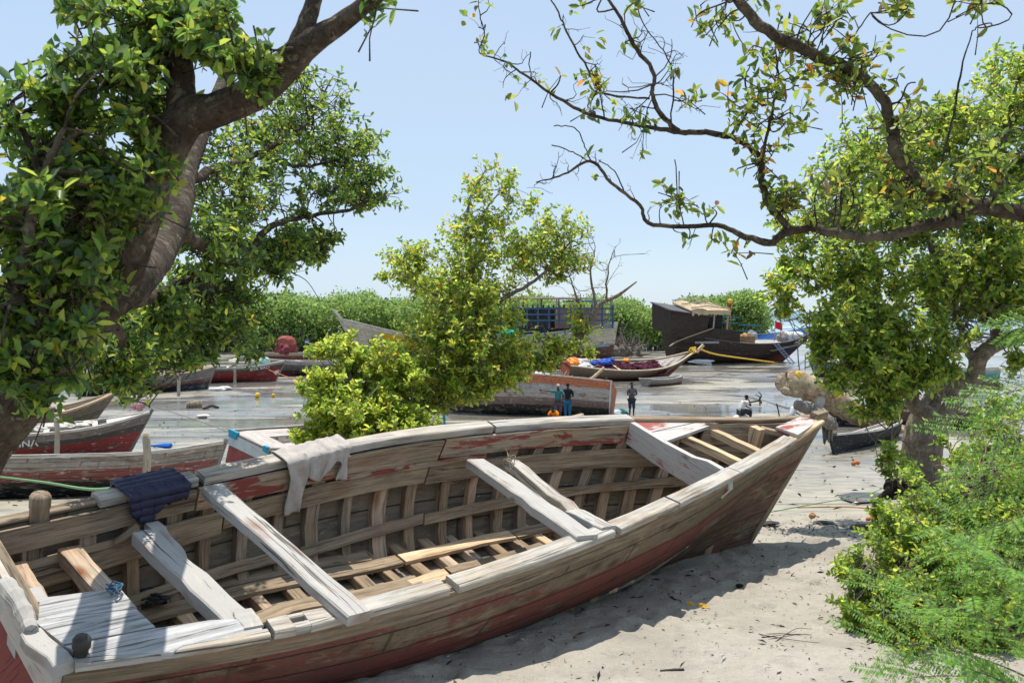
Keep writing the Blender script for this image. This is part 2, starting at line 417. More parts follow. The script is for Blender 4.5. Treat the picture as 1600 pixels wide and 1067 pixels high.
def ground_mat():
    t = NT("sand_and_mud"); p = t.geo(); S = t.sep(p)
    # dry sand
    n1 = t.noise(p, 1.4, 5, .6); n2 = t.noise(p, 75, 3, .65); n3 = t.noise(p, 7, 6, .72)
    sand = t.ramp(n1, [(.3, (.35, .32, .27)), (.55, (.43, .395, .335)), (.75, (.48, .445, .385))])
    sand = t.mix(t.ramp(n3, [(.48, 0), (.72, .5)]), sand, (.29, .265, .23))
    sand = t.mix(t.ramp(n2, [(.58, 0), (.72, .6)]), sand, (.2, .175, .145))
    n6 = t.noise(p, 26, 4, .7, .3); sand = t.mix(t.ramp(n6, [(.60, 0), (.70, .5)]), sand, (.17, .145, .115))
    vo = t.node("ShaderNodeTexVoronoi", feature="SMOOTH_F1"); vo.inputs["Scale"].default_value = 2.6; vo.inputs["Smoothness"].default_value = .35
    wv = t.node("ShaderNodeVectorMath", operation="ADD"); t.link(p, wv.inputs[0]); cn = t.node("ShaderNodeTexNoise"); cn.inputs["Scale"].default_value = 3.0; t.link(p, cn.inputs["Vector"])
    sc_ = t.node("ShaderNodeVectorMath", operation="SCALE"); sc_.inputs[3].default_value = .5; t.link(cn.outputs["Color"], sc_.inputs[0]); t.link(sc_.outputs[0], wv.inputs[1]); t.link(wv.outputs[0], vo.inputs["Vector"])
    foot = t.ramp(vo.outputs["Distance"], [(.06, 0), (.32, 1)])
    sand = t.mix(t.math("MULTIPLY", t.math("SUBTRACT", 1.0, foot), .32), sand, (.26, .235, .20))  # footprint hollows shaded in the colour, as overhead sun barely shows their bump
    # tidal mud, streaked along the shore
    ps = t.mapn(p, (.45, 1.0, 1)); m1 = t.noise(ps, .22, 6, .66, .6); m2 = t.noise(t.mapn(p, (.8, 1.3, 1)), 1.6, 6, .7, .5)
    m3 = t.noise(t.mapn(p, (.10, .24, 1), (3, 5, 0)), .55, 4, .55)
    mud = t.ramp(m2, [(.3, (.105, .097, .083)), (.5, (.205, .19, .162)), (.7, (.295, .272, .226))])
    olive = t.ramp(m2, [(.3, (.21, .18, .12)), (.5, (.35, .31, .225)), (.7, (.44, .395, .30))])
    mr0 = t.node("ShaderNodeMapRange"); mr0.inputs[1].default_value = 20; mr0.inputs[2].default_value = 38; mr0.inputs[3].default_value = 1; mr0.inputs[4].default_value = 0; t.link(S[1], mr0.inputs[0])
    mud = t.mix(t.math("MAXIMUM", t.ramp(m3, [(.42, 0), (.58, 1)]), t.math("MULTIPLY", mr0.outputs[0], .85)), mud, olive)
    # thin standing water
    wet = t.ramp(t.math("ADD", t.math("MULTIPLY", m1, .7), t.math("MULTIPLY", m3, .3)), [(.455, 0), (.50, 1)])
    far = t.ramp(S[1], [(0, 0), (1, 1)])
    mr = t.node("ShaderNodeMapRange"); mr.inputs[1].default_value = 20; mr.inputs[2].default_value = 40; t.link(S[1], mr.inputs[0])
    wet = t.math("MULTIPLY", wet, mr.outputs[0])
    dark = t.ramp(t.noise(t.mapn(p, (.3, 1.3, 1), (8, 2, 0)), .55, 6, .72, .9), [(.57, 0), (.63, .75)])
    mud = t.mix(dark, mud, (.06, .056, .05))
    edge = t.node("ShaderNodeMapRange"); edge.inputs[1].default_value = 12.9; edge.inputs[2].default_value = 14.6
    t.link(t.math("ADD", S[1], t.math("MULTIPLY", t.math("SUBTRACT", n1, .5), 1.6)), edge.inputs[0])
    E = edge.outputs[0]
    c = t.mix(E, sand, mud)
    wetm = t.math("MULTIPLY", wet, E)
    c = t.mix(t.math("MULTIPLY", wetm, .5), c, (.09, .105, .12))
    t.color(c)
    r = t.mix(E, (.95,) * 3, t.ramp(m2, [(.3, .30), (.7, .62)]))
    r = t.mix(wetm, r, (.10,) * 3)
    t.rough(r)
    sp = t.mix(E, (.1,) * 3, (.5,) * 3); t.link(sp, t.b.inputs["Specular IOR Level"])
    rip = t.noise(t.mapn(p, (.6, 2.0, 1)), 5.0, 4, .6)
    hs = t.math("ADD", t.math("ADD", t.math("MULTIPLY", n3, 2.4), t.math("MULTIPLY", foot, 1.1)), t.math("ADD", t.math("MULTIPLY", n2, .35), t.math("MULTIPLY", n6, .6)))
    hm = t.math("ADD", t.math("MULTIPLY", m2, 1.6), t.math("MULTIPLY", dark, -.5))
    hw = t.math("MULTIPLY", rip, .10)
    h = t.mix(wetm, t.mix(E, hs, hm), hw)
    t.bump(h, .8, .03)
    return t.m

gm = ground_mesh(); gm.materials.append(ground_mat())
go = bpy.data.objects.new("ground", gm); COL.objects.link(go); go["kind"] = "structure"

def water_mat(name, col, rough, sc, strength=.4, foam=None):
    t = NT(name); p = t.geo(); n = t.noise(t.mapn(p, (.5, 1.2, 1)), sc, 4, .6)
    c = t.mix(t.ramp(n, [(.35, 0), (.65, 1)]), mul(col, .8), mul(col, 1.2))
    if foam:
        f = t.noise(t.mapn(p, (.02, .09, 1)), 1.0, 6, .6, .4)
        S = t.sep(p); mr = t.node("ShaderNodeMapRange"); mr.inputs[1].default_value = foam[0]; mr.inputs[2].default_value = foam[1]
        mr.inputs[3].default_value = 1; mr.inputs[4].default_value = 0
        t.link(S[1], mr.inputs[0])
        c = t.mix(t.math("MULTIPLY", t.ramp(f, [(.5, 0), (.56, 1)]), mr.outputs[0]), c, (.75, .78, .8))
    t.color(c); t.rough(rough); t.spec(.5); t.bump(n, strength, .08)
    return t.m
m = MB(); m.add([(-9000, 235, .05), (9000, 235, .05), (14000, 14000, .05), (-14000, 14000, .05)], [(0, 1, 2, 3)], [[(0, 0), (1, 0), (1, 1), (0, 1)]])
so = m.build("sea", water_mat("sea_water", (.05, .17, .21), .25, .5, .6, (300, 620))); so["kind"] = "structure"
# shallow tide pool left by the bush
pc = at(1366, 776, 15.6)
def flat_pool(name, pts, z, mat):
    m = MB(); P = [(x, y, z) for x, y in pts]; m.add(P, [tuple(range(len(P)))], [[(0, 0)] * len(P)])
    o = m.build(name, mat); o["kind"] = "structure"; return o

# ------------------------------------------------------------------ hulls
def smooth(a, b, x):
    t = np.clip((x - a) / (b - a), 0, 1); return t * t * (3 - 2 * t)

class Hull:
    """x from transom (0) to stem (L); v from keel (0) to rim (1); s = +1 port, -1 starboard"""
    def __init__(s, L, Lk, bk, hk, bt=None, bp=2.4, bq=1.25, bow=(.6, .97), stern_v=.5, farbump=0.0, rake=.06, exact=False):
        s.L, s.Lk = L, Lk; s.farbump = farbump; s.bp, s.bq, s.bow, s.sv, s.rake = bp, bq, bow, stern_v, rake
        tk = np.linspace(0, 1, len(bk)) if bt is None else np.array(bt)
        th = np.linspace(0, 1, len(hk))
        if exact:
            s.pb = np.polyfit(tk, bk, 4); s.ph = np.polyfit(th, hk, 4)
            s.b = lambda t: np.maximum(np.polyval(s.pb, t), .02); s.h = lambda t: np.polyval(s.ph, t)
        else:
            tt = np.linspace(0, 1, 101)
            def mk(k, v):
                sp = spline(np.stack([k, v], 1), 20); return lambda t: np.interp(t, sp[:, 0], sp[:, 1])
            fb, fh = mk(tk, bk), mk(th, hk); s.b, s.h = fb, fh
    def hh(s, t, sd):
        return s.h(t) + (s.farbump * smooth(.22, .4, t) * (1 - smooth(.72, .95, t)) if sd > 0 else 0)
    def p(s, t, sd, v):
        t = np.clip(t, 0, 1); h = s.hh(t, sd); b = s.b(t)
        z = h * v ** s.bq
        wv = smooth(s.bow[0], s.bow[1], t); sv = s.sv * (1 - smooth(0, .25, t))
        f = 1 - np.maximum(1 - v, 0) ** s.bp
        f = f * (1 - wv) + wv * v ** 1.5; f = f * (1 - sv) + sv * v ** .9
        x = t * (s.Lk + (s.L - s.Lk) * (z / h)) - s.rake * z * (1 - smooth(0, .3, t))
        kw = .028
        return np.array([x, sd * (kw + (b - kw) * f), z])
    def q(s, t, sd, v, off=0.0):
        "off metres inward from the outer skin"
        e = 1e-3; v = float(np.clip(v, 0, 1.2)); t = float(t)
        if off == 0: return s.p(t, sd, v)
        t1, t0 = min(t + e, 1), max(t - e, 0); v1, v0 = v + e, max(v - e, 0)
        dt = s.p(t1, sd, v) - s.p(t0, sd, v); dv = s.p(t, sd, v1) - s.p(t, sd, v0)
        n = nrm(np.cross(dt, dv)) * sd  # inward: towards centre line / up
        if n[1] * sd > 0 and abs(n[1]) > .3: n = -n
        return s.p(t, sd, v) + n * off
    def vz(s, t, dz):
        "v at a depth dz below the rim"
        h = float(s.h(t)); return max(0.0, 1 - dz / h) ** (1 / s.bq)
    def shell(s, nt=56, nv=14, th=.035, part=None):
        m = MB(); ts = 1 - (1 - np.linspace(0, 1, nt)) ** 1.25; vs = np.linspace(0, 1, nv)
        for sd in (1, -1):
            O = np.array([[s.q(t, sd, v) for v in vs] for t in ts]); I = np.array([[s.q(min(t, .985), sd, v, th) for v in vs] for t in ts])
            for G, out in ((O, True), (I, False)):
                if (part == "out" and not out) or (part == "in" and out): continue
                k = nv; faces, uvs = [], []
                for i in range(nt - 1):
                    for j in range(nv - 1):
                        f = (i * k + j, (i + 1) * k + j, (i + 1) * k + j + 1, i * k + j + 1)
                        u = [(ts[i] * s.L + (30 if sd > 0 else 0) + (0 if out else 60), vs[j]), (ts[i + 1] * s.L + (30 if sd > 0 else 0) + (0 if out else 60), vs[j]), (ts[i + 1] * s.L + (30 if sd > 0 else 0) + (0 if out else 60), vs[j + 1]), (ts[i] * s.L + (30 if sd > 0 else 0) + (0 if out else 60), vs[j + 1])]
                        if (sd < 0) != out: f = f[::-1]; u = u[::-1]
                        faces.append(f); uvs.append(u)
                m.add(G.reshape(-1, 3), faces, uvs)
            # rim strip
            if part == "in": continue
            faces = []; uvs = []; R = []
            for i in range(nt): R += [O[i, -1], I[i, -1]]
            for i in range(nt - 1):
                faces.append((2 * i, 2 * i + 2, 2 * i + 3, 2 * i + 1)); uvs.append([(ts[i] * s.L, .99)] * 4)
            m.add(R, faces, uvs)
        return m
    def transom(s, th=.05, t=0.0, top=0.0):
        m = MB(); vs = np.linspace(0, 1, 9)
        a = [s.p(t, 1, v) for v in vs]; b = [s.p(t, -1, v) for v in vs[::-1]]
        P = np.array(a + b); 
        if top: P[len(vs) - 1:len(vs) + 1, 2] += top
        m.prism(P, (th, 0, 0)); return m
    def keel(s, w=.07, d=.07):
        m = MB(); pts = [s.p(t, 1, 0) * [1, 0, 1] + [0, 0, -d] for t in np.linspace(0, 1, 6)]
        top = s.p(1, 1, 1) * [1, 0, 1]; foot = pts[-1]
        path = pts[:-1] + [foot] + [foot + (top + [.04, 0, .06] - foot) * q for q in np.linspace(.12, 1, 7)]
        rings = []
        for i, p in enumerate(path):
            a = path[max(i - 1, 0)]; c = path[min(i + 1, len(path) - 1)]; tg = nrm(c - a); nn = np.array([-tg[2], 0, tg[0]])
            p = np.asarray(p)
            rings.append([p + [0, -w / 2, 0], p + [0, w / 2, 0], p + nn * d * 1.5 + [0, w / 2, 0], p + nn * d * 1.5 + [0, -w / 2, 0]])
        m.loft(rings); return m
    def strip(s, t0, t1, sd, va, vb, o0, o1, n=None, m=None, wob=0.0):
        "a plank running fore-and-aft on the skin; va, vb numbers or functions of t"
        n = n or max(2, int(abs(t1 - t0) * s.L / .25)); m = m or MB(); rings = []; u = []
        for t in np.linspace(t0, t1, n + 1):
            a = va(t) if callable(va) else va; b = vb(t) if callable(vb) else vb
            wa = random.uniform(-wob, wob); 
            rings.append([s.q(t, sd, a + wa, o0), s.q(t, sd, b + wa, o0), s.q(t, sd, b + wa, o1), s.q(t, sd, a + wa, o1)]); u.append(t * s.L)
        m.loft(rings, u=u); return m
    def rib(s, t, sd, v0, v1, w, o0, o1, n=7, m=None, jit=0.0):
        m = m or MB(); rings = []; dt = w / s.L / 2; ln = 0; u = []; pr = None
        for v in np.linspace(v0, v1, n):
            j = random.uniform(-jit, jit) / s.L
            r = [s.q(t - dt + j, sd, v, o0), s.q(t + dt + j, sd, v, o0), s.q(t + dt + j, sd, v, o1), s.q(t - dt + j, sd, v, o1)]
            c = np.mean(r, 0); ln += 0 if pr is None else np.linalg.norm(c - pr); pr = c; u.append(ln); rings.append(r)
        m.loft(rings, u=u); return m
    def cap(s, t0, t1, sd, inn, out, z0, z1, n=None, m=None, wob=0.0, dt_end=0):
        "flat rail on the rim: from inn metres inside to out metres outside, z0..z1 above the rim"
        n = n or max(2, int((t1 - t0) * s.L / .22)); m = m or MB(); rings = []; u = []
        for t in np.linspace(t0, t1, n + 1):
            p = s.p(t, sd, 1); a = s.p(min(t + .01, 1), sd, 1) - s.p(max(t - .01, 0), sd, 1)
            nn = nrm([a[1] * -1, a[0], 0]) * sd
            if nn[1] * sd < 0: nn = -nn
            w0 = random.uniform(-wob, wob); zz = random.uniform(-wob, wob) * .5
            i_, o_ = inn(t) if callable(inn) else inn, out(t) if callable(out) else out
            A = p - nn * (i_ + w0); B = p + nn * (o_ + w0)
            if A[1] * sd < .01: A[1] = .01 * sd
            e = np.array([0, 0, 1.]); q = .008
            rings.append([A + e * z0, B + e * z0, B + e * (z1 + zz - q), B - nn * q + e * (z1 + zz), A + nn * q + e * (z1 + zz), A + e * (z1 + zz - q)])
            u.append(t * s.L)
        m.loft(rings, u=u); return m
# ------------------------------------------------------------------ timber materials
W_TOP = wood("weathered_grey_timber", (.36, .315, .25), grey=(.43, .41, .375), stain=.4, crack=.75, rust=.35)
W_TOPR = wood("grey_timber_with_red_paint", (.31, .225, .14), grey=(.34, .28, .21), paint=(.25, .065, .05), amt=.16, stain=.4, rust=.5)
W_IN = wood("brown_plank", (.255, .195, .130), stain=.5, rust=.4, crack=.6)
W_IN2 = wood("dull_brown_plank", (.225, .175, .122), stain=.5, rust=.3, crack=.6)
W_RIB = wood("old_frame_timber", (.27, .195, .122), stain=.6, rust=.45, crack=.5)
W_RUST = wood("rust_stained_timber", (.36, .235, .145), grey=(.45, .36, .27), stain=.3, rust=.95)
W_NEW = wood("pale_fresh_timber", (.55, .40, .25), stain=.25, rust=.3, crack=.3)
W_WHT = wood("worn_white_paint", (.42, .37, .31), paint=(.43, .415, .385), amt=.5, stain=.4, rust=.6, crack=.75)
W_WHR = wood("white_and_red_worn_paint", (.42, .37, .31), paint=(.52, .49, .46), amt=.85, paint2=(.33, .10, .085), amt2=.10, stain=.35, crack=.6, rust=.2)
W_GREY = wood("silver_grey_deck_plank", (.34, .335, .325), grey=(.42, .42, .415), stain=.35, crack=.7, rust=.12)
HOLE = plain("dark_mortise", (.012, .010, .008), .95, .2, bump=0)

# ------------------------------------------------------------------ the big boat in front
S = 1.15
h0 = [1.0198 * S, 1.0806 * S, 1.1923 * S, 1.2489 * S, 1.3399 * S]
b0 = [.7655 * S, .9707 * S, .998 * S, .751 * S, .4336 * S, .04 * S]
HB = Hull(7.917 * S, 7.0811 * S, b0, h0, bp=2.3, bq=1.25, bow=(.62, .98), stern_v=.45, farbump=.04, rake=.0, exact=True)
HEEL, TRIM, YAW = .2819, .0013, .7358
HM = Matrix.Translation((-2.7925 * S, 5.2335 * S, CAMZ + (2.8494 - CAMZ) * S)) @ Matrix.Rotation(YAW, 4, 'Z') @ Matrix.Rotation(-TRIM, 4, 'Y') @ Matrix.Rotation(HEEL, 4, 'X')
HMI = np.array(HM.inverted())
def BL(px, py, zl):
    "boat coordinates of the point seen at (px, py) on the deck plane z = zl"
    o = HMI[:3, :3] @ CO + HMI[:3, 3]; r = HMI[:3, :3] @ ray(px, py)
    return o + r * ((zl - o[2]) / r[2])
boat = thing("wooden_boat", "large weathered open wooden boat with cross beams, lying on the sand in front", "boat", mat=HM, group="boats on the shore")
RED = (.20, .045, .033)
hm = hull_mat("big_boat_skin", [(0, (.13, .075, .05)), (.30, (.11, .062, .040)), (.45, (.225, .066, .050)), (.765, (.215, .162, .105)), (.9, (.245, .188, .128))], planks=8, base=(.25, .195, .13), wear=.10, scuff=.0, dirt=.55, edge=.014, seam=.8, bowcol=(.16, .082, .052), bowat=6.5, blots=.7, sternred=(.21, .062, .048))
hull = HB.shell(70, 18, part="out").build("hull", hm, boat, smooth=False)
HB.shell(60, 14, part="in").build("inner_planking", hull_mat("inner_planks", [(0, (.19, .15, .105)), (.5, (.20, .155, .105))], planks=8, base=(.17, .14, .10), wear=.3, scuff=.04, dirt=.4, seam=.9, scuffcol=(.4, .38, .35)), boat, True)
for p in hull.data.polygons: p.use_smooth = True
HB.keel(.09, .06).build("keel", W_IN2, boat)
W_TRANS = hull_mat("transom_paint", [(0, (.22, .05, .04))], planks=5, wear=.08, scuff=.05)
HB.transom(.06, 0, .0).build("transom", W_IN2, boat)
# outer skin of the transom: red with a white upper plank
def tran_panel(v0, v1, th, mat, name):
    vs = np.linspace(v0, v1, 7); a = [HB.p(0, 1, v) for v in vs]; b = [HB.p(0, -1, v) for v in vs[::-1]]
    return MB().prism(np.array(a + b) - [.003, 0, 0], (-th, 0, 0)).build(name, mat, boat)
tran_panel(.02, .80, .035, wood("red_transom_paint", (.25, .16, .11), paint=(.22, .05, .04), amt=.9, stain=.3), "transom_planking")
tran_panel(.80, 1.0, .045, wood("cream_paint_with_rust", (.45, .38, .3), paint=(.52, .48, .42), amt=.8, rust=.9), "transom_rail")
# rub rails / wales standing proud of the near side
HB.strip(.0, .985, -1, lambda t: HB.vz(t, .135), lambda t: HB.vz(t, .005), -.012, .0, n=50).build("sheer_strake", W_IN2, boat)
# --- rails
def holes(cap_list): pass
near = [(.125, .185), (.193, .265), (.272, .455), (.462, .56), (.562, .70), (.70, .875)]
hole_t = [.145, .262, .452]
def near_cap(t0, t1, wob=.004, inn=.115, out=.045, z1=.055):
    m = MB(); ts = [t0]; hw = .0055
    for h in hole_t:
        if t0 + .01 < h < t1 - .01: ts += [h - hw, h + hw]
    ts.append(t1)
    for i in range(len(ts) - 1):
        if i % 2 == 0: HB.cap(ts[i], ts[i + 1], -1, inn, out, 0.002, z1, m=m, wob=wob)
        else:
            HB.cap(ts[i], ts[i + 1], -1, inn, -.075, 0.002, z1, m=m, n=1); HB.cap(ts[i], ts[i + 1], -1, .02, out, 0.002, z1, m=m, n=1)
    return m
for a, b in near: near_cap(a, b - .0015).build("gunwale", W_TOP, boat)
# far rail in lengths, thick squared timber with a red-painted inner face
far = [(-.0, .10, .05, W_IN2, .03), (.085, .172, .10, W_TOP, .07), (.176, .325, .11, W_TOP, .075), (.327, .50, .11, W_TOP, .07), (.502, .692, .11, W_TOP, .065)]
for a, b, inn, mt, z1 in far: HB.cap(max(a, 0), b - .0012, 1, inn, .05, .002, z1, wob=.004).build("gunwale", mt, boat)
HB.cap(.695, .985, 1, .05, .04, .002, .04, wob=.002).build("gunwale", W_IN, boat)
# inner planks of the far side
def dz(d): return lambda t: HB.vz(t, d)
for a, b, d0, d1, mt, o in ((.0, .168, .02, .19, W_IN2, .12), (.170, .323, .012, .205, W_TOPR, .125), (.325, .437, .012, .215, W_IN, .125), (.439, .684, .012, .20, W_TOPR, .125)):
    HB.strip(a, b, 1, dz(d1), dz(d0), .112, .112 + .035, wob=.003).build("inwale", mt, boat)
for a, b, d0, d1, mt in ((.0, .20, .27, .47, W_IN), (.202, .43, .245, .43, W_IN), (.432, .54, .26, .45, W_IN2), (.542, .80, .27, .47, W_IN), (.80, .97, .02, .40, W_IN)):
    HB.strip(a, b, 1, dz(d1), dz(d0), .10, .135, wob=.003).build("stringer", mt, boat)
HB.strip(.33, .50, 1, dz(.255), dz(.205), .112, .16, wob=.012).build("stringer", W_TOPR, boat)
for a, b, d0, d1, mt in ((.06, .90, .10, .28, W_IN2),):
    HB.strip(a, b, -1, dz(d1), dz(d0), .09, .12).build("stringer", mt, boat)
# ribs
k = 0
for t in np.arange(.035, .90, .0385):
    for sd in (1, -1):
        v0 = .04; wv = random.uniform(.085, .15)
        HB.rib(t + random.uniform(-.004, .004), sd, v0, .97 if t < .8 else .9, wv, .035, .035 + random.uniform(.07, .09), n=11, jit=.008).build("rib", random.choice([W_RIB, W_RIB, W_IN2, W_RUST]), boat)
# floor timbers run across over the keel, floorboards on top
L2 = lambda t0, a, t1, b: (lambda t: a + (b - a) * (t - t0) / (t1 - t0))
fb = [ # t0, t1, side, va, vb, mat
 (.10, .285, 1, L2(.1, .42, .285, .415), L2(.1, .50, .285, .495), W_IN2), (.287, .435, 1, L2(.29, .42, .435, .475), L2(.29, .50, .435, .55), W_IN2), (.437, .86, 1, L2(.43, .47, .86, .62), L2(.43, .545, .86, .71), W_IN),
 (.12, .62, -1, .62, .70, W_IN2)]
for a, b, sd, va, vb, mt in fb:  # stringers at the turn of the bilge
    A_ = va if callable(va) else (lambda t, q=va: q); B_ = vb if callable(vb) else (lambda t, q=vb: q); ph = random.uniform(0, 6)
    HB.strip(a, b, sd, lambda t: A_(t) + .12 * (B_(t) - A_(t)) + .006 * math.sin(14 * t + ph), lambda t: B_(t) - .12 * (B_(t) - A_(t)) + .006 * math.sin(17 * t + ph), .115, .15, n=16, wob=.002).build("floorboard", mt, boat)
# flat floor: bottom planking, timbers across it, loose boards on top
def zf(t): return .375 * float(HB.h(t)) - .03
def yf(t, sd): v = (zf(t) / float(HB.h(t))) ** (1 / HB.bq); return abs(HB.q(t, sd, v, .05)[1])
m = MB(); ts = np.linspace(.02, .93, 40)
NB = 9
for k in range(NB):
    R = []; u = []
    for t in ts:
        y0, y1 = -yf(t, -1), yf(t, 1); a = y0 + (y1 - y0) * (k + .03) / NB; b = y0 + (y1 - y0) * (k + .97) / NB; x = t * (HB.Lk + (HB.L - HB.Lk) * .3); z = zf(t) - .075 + .01 * math.sin(k * 2.3 + t * 5)
        R.append([(x, a, z), (x, b, z), (x, b, z - .03), (x, a, z - .03)]); u.append(t * 9)
    m.loft(R, u=u)
m.build("floor_planking", wood("dirty_bottom_boards", (.20, .165, .12), grey=(.24, .215, .175), stain=.6, crack=.6), boat)
for t in np.arange(.05, .90, .0355):
    x = t * (HB.Lk + (HB.L - HB.Lk) * .3); y0, y1 = -yf(t, -1), yf(t, 1); z = zf(t); q = random.uniform(-.03, .03)
    MB().beam((x + q, y1 + .02, z + .01), (x - q, y0, z - .005), random.uniform(.09, .14), .085, n=8, wob=.009).build("floor_timber", random.choice([W_RIB, W_RIB, W_RUST, W_RUST, W_IN, W_NEW]), boat)
def board(px, mat, w_=.15, lift=.04):
    P = np.array([BL(x, y, zf(.35) + lift) for x, y in px]); P = spline(P, 4); m = MB(); R = []; u = 0; us = []
    for i_, c in enumerate(P):
        tg = nrm(P[min(i_ + 1, len(P) - 1)] - P[max(i_ - 1, 0)]); sd_ = np.array([-tg[1], tg[0], 0]); ww = w_ / 2 * random.uniform(.94, 1.06); z = zf(float(np.clip(c[0] / HB.L, .05, .95))) + lift; c = np.array([c[0], c[1], z])
        R.append([c + sd_ * ww, c - sd_ * ww, c - sd_ * ww - [0, 0, .035], c + sd_ * ww - [0, 0, .035]])
    m.loft(R); return m.build("floorboard", mat, boat)
board([(190, 928), (320, 908), (387, 896), (482, 878), (576, 867)], W_IN)
board([(215, 955), (337, 926), (404, 911), (482, 897), (560, 886), (624, 873)], W_IN)
board([(628, 872), (700, 857), (760, 844), (800, 838)], W_NEW, .14)
board([(802, 838), (840, 829), (882, 822)], W_IN, .14)
board([(370, 972), (430, 950), (472, 938), (540, 930), (600, 918), (655, 905)], W_IN)
board([(645, 912), (690, 898), (700, 896)], W_NEW, .15)
board([(702, 893), (760, 880), (800, 871), (850, 856)], W_IN, .14)
board([(240, 985), (300, 975), (360, 968)], W_IN2, .14)
# --- cross beams: ends taken on the rail planes
def hz(t): return float(HB.h(t))
def beam(name, a, b, w, h, mat, za, zb, n=6, wob=.006, **kw):
    return MB().beam(BL(*a, za), BL(*b, zb), w, h, n=n, wob=wob, **kw).build(name, mat, boat)
z2 = hz(.184)
beam("cross_beam", (333, 757), (562, 957), .175, .10, W_WHT, z2 + .085, z2 + .13, n=9, wob=.006, h1=.075)
z3 = hz(.42)
beam("cross_beam", (744, 716), (918, 836), .20, .09, W_WHT, z3 - .06, z3 + .09, n=11, wob=.010)
beam("cross_beam", (800, 718), (905, 800), .13, .10, W_TOP, z3 - .10, z3 + .02, wob=.02)
beam("cross_beam", (893, 795), (950, 822), .16, .06, W_WHT, z3 + .03, z3 + .09, wob=.015)
z4 = hz(.1)
beam("cross_beam", (226, 828), (377, 968), .17, .11, W_WHT, z4 - .14, z4 + .03, n=9, wob=.008, w1=.20)
beam("knee", (240, 815), (285, 872), .12, .08, W_WHT, z4 - .13, z4 - .13, wob=.012, w1=.10)
beam("knee", (378, 952), (398, 978), .13, .05, W_WHT, z4 + .05, z4 + .06)
beam("cross_beam", (108, 853), (178, 930), .15, .12, W_RUST, z4 - .20, z4 - .12)
beam("cross_beam", (20, 878), (60, 940), .16, .14, W_RUST, z4 - .22, z4 - .10)
beam("loose_batten", (214, 820), (178, 845), .085, .03, W_IN2, z4 - .10, z4 - .22, n=3, w1=.05)
# white stern block and rails
bz = hz(.02)
def BM(px, py, zl): return BL(px, py, zl)
c = BL(46, 935, bz - .02)
MB().box(c - [0, 0, .16], (.17, .17, .36)).build("stern_post", W_WHT, boat)
m = MB(); P = spline([BL(8, 912, bz + .08), BL(28, 940, bz + .09), BL(40, 962, bz + .07), BL(48, 985, bz + .06)], 4)
m.tube(P, [.05, .06, .055, .06, .05, .045, .05, .055, .05, .045, .04, .045, .04], 8, .06); m.build("transom_cap", W_WHT, boat)
MB().beam(BL(48, 985, bz + .05), BL(102, 1034, bz + .06), .12, .08, n=4, wob=.008).build("transom_cap", W_WHT, boat)
MB().beam(BL(78, 1003, bz + .0), BL(106, 1032, bz + .03), .07, .05).build("transom_cap", W_TOP, boat)
# stern deck of silver planks
def plank(name, poly, z, th, mat):
    P = np.array([BL(x, y, z) for x, y in poly]); return MB().prism(P, (0, 0, -th), (1, .02, 0)).build(name, mat, boat)
dzk = hz(.06) + .035
plank("deck_plank", [(62, 934), (187, 918), (214, 949), (60, 968)], dzk, .035, W_GREY)
plank("deck_plank", [(52, 969), (213, 951), (243, 979), (100, 1006)], dzk, .035, W_GREY)
plank("deck_plank", [(101, 1009), (244, 981), (330, 968), (402, 966), (411, 985), (285, 1008), (270, 1018), (182, 1022), (136, 1024)], dzk + .02, .045, W_GREY)
m = MB(); HB.cap(.005, .122, -1, .03, .05, .002, .05, m=m, wob=.006); m.build("gunwale", W_TOP, boat)
# mooring bitts
def bitt(px, py, z, r, h, mat, neck=.8):
    c = BL(px, py, z); prof = [(r * neck, -.06), (r * neck, 0), (r * neck, h * .35), (r, h * .45), (r, h * .85), (r * .8, h), (r * .1, h * 1.02)]
    m = MB(); m.loft([[c + [a * math.cos(q), a * math.sin(q), b] for q in np.arange(12) / 12 * 6.283] for a, b in prof]); return m.build("mooring_bitt", mat, boat, smooth=True)
bitt(126, 1022, bz + .05, .05, .11, plain("tarred_wood", (.05, .045, .04), .6, .3, 20))
bitt(61, 806, bz + .02, .072, .17, W_IN2, .92)
# heavy painted breast beam and the bow deck
ta = .688
def sec(y, z): return np.array([ta * HB.L * (HB.Lk + (HB.L - HB.Lk)) / HB.L, y, z])
xb = BL(1110, 745, hz(.69) + .02)[0]; ba = float(HB.b(ta)); ha = hz(ta)
xa0 = BL(981, 664, ha + .05); xa1 = BL(1150, 746, ha + .05)
def onb(f, z): p = xa0 + (xa1 - xa0) * f; p[2] = z; return p
poly = [onb(.02, ha + .09), onb(.35, ha + .05), onb(.62, ha + .04), onb(.74, ha + .07), onb(.86, ha + .06), onb(.95, ha - .02), onb(.97, ha - .1), onb(.90, ha - .26), onb(.6, ha - .24), onb(.3, ha - .21), onb(.02, ha - .15)]
ax = nrm(np.cross(xa1 - xa0, [0, 0, 1])); 
if ax[0] < 0: ax = -ax
MB().prism(poly, ax * .075).build("breast_beam", W_WHR, boat)
dk = hz(.72) + .035
plank("deck_plank", [(985, 655), (1062, 652), (1115, 653), (1010, 676), (994, 668)], dk + .01, .035, W_WHR)
plank("deck_plank", [(1012, 677), (1117, 654), (1123, 660), (1038, 690)], dk + .01, .035, W_WHR)
beam("cross_beam", (1070, 679), (1158, 719), .10, .085, W_NEW, dk - .03, dk - .02)
beam("cross_beam", (1108, 667), (1195, 706), .10, .085, W_NEW, dk - .03, dk - .02)
beam("cross_beam", (1190, 666), (1250, 683), .075, .06, W_RUST, dk + .03, dk + .03)
beam("batten", (1130, 690), (1225, 693), .05, .03, W_IN, dk - .20, dk - .20)
c = BL(1184, 668, dk + .02); MB().box(c - [0, 0, .19], (.13, .13, .38)).build("bow_post", W_NEW, boat)
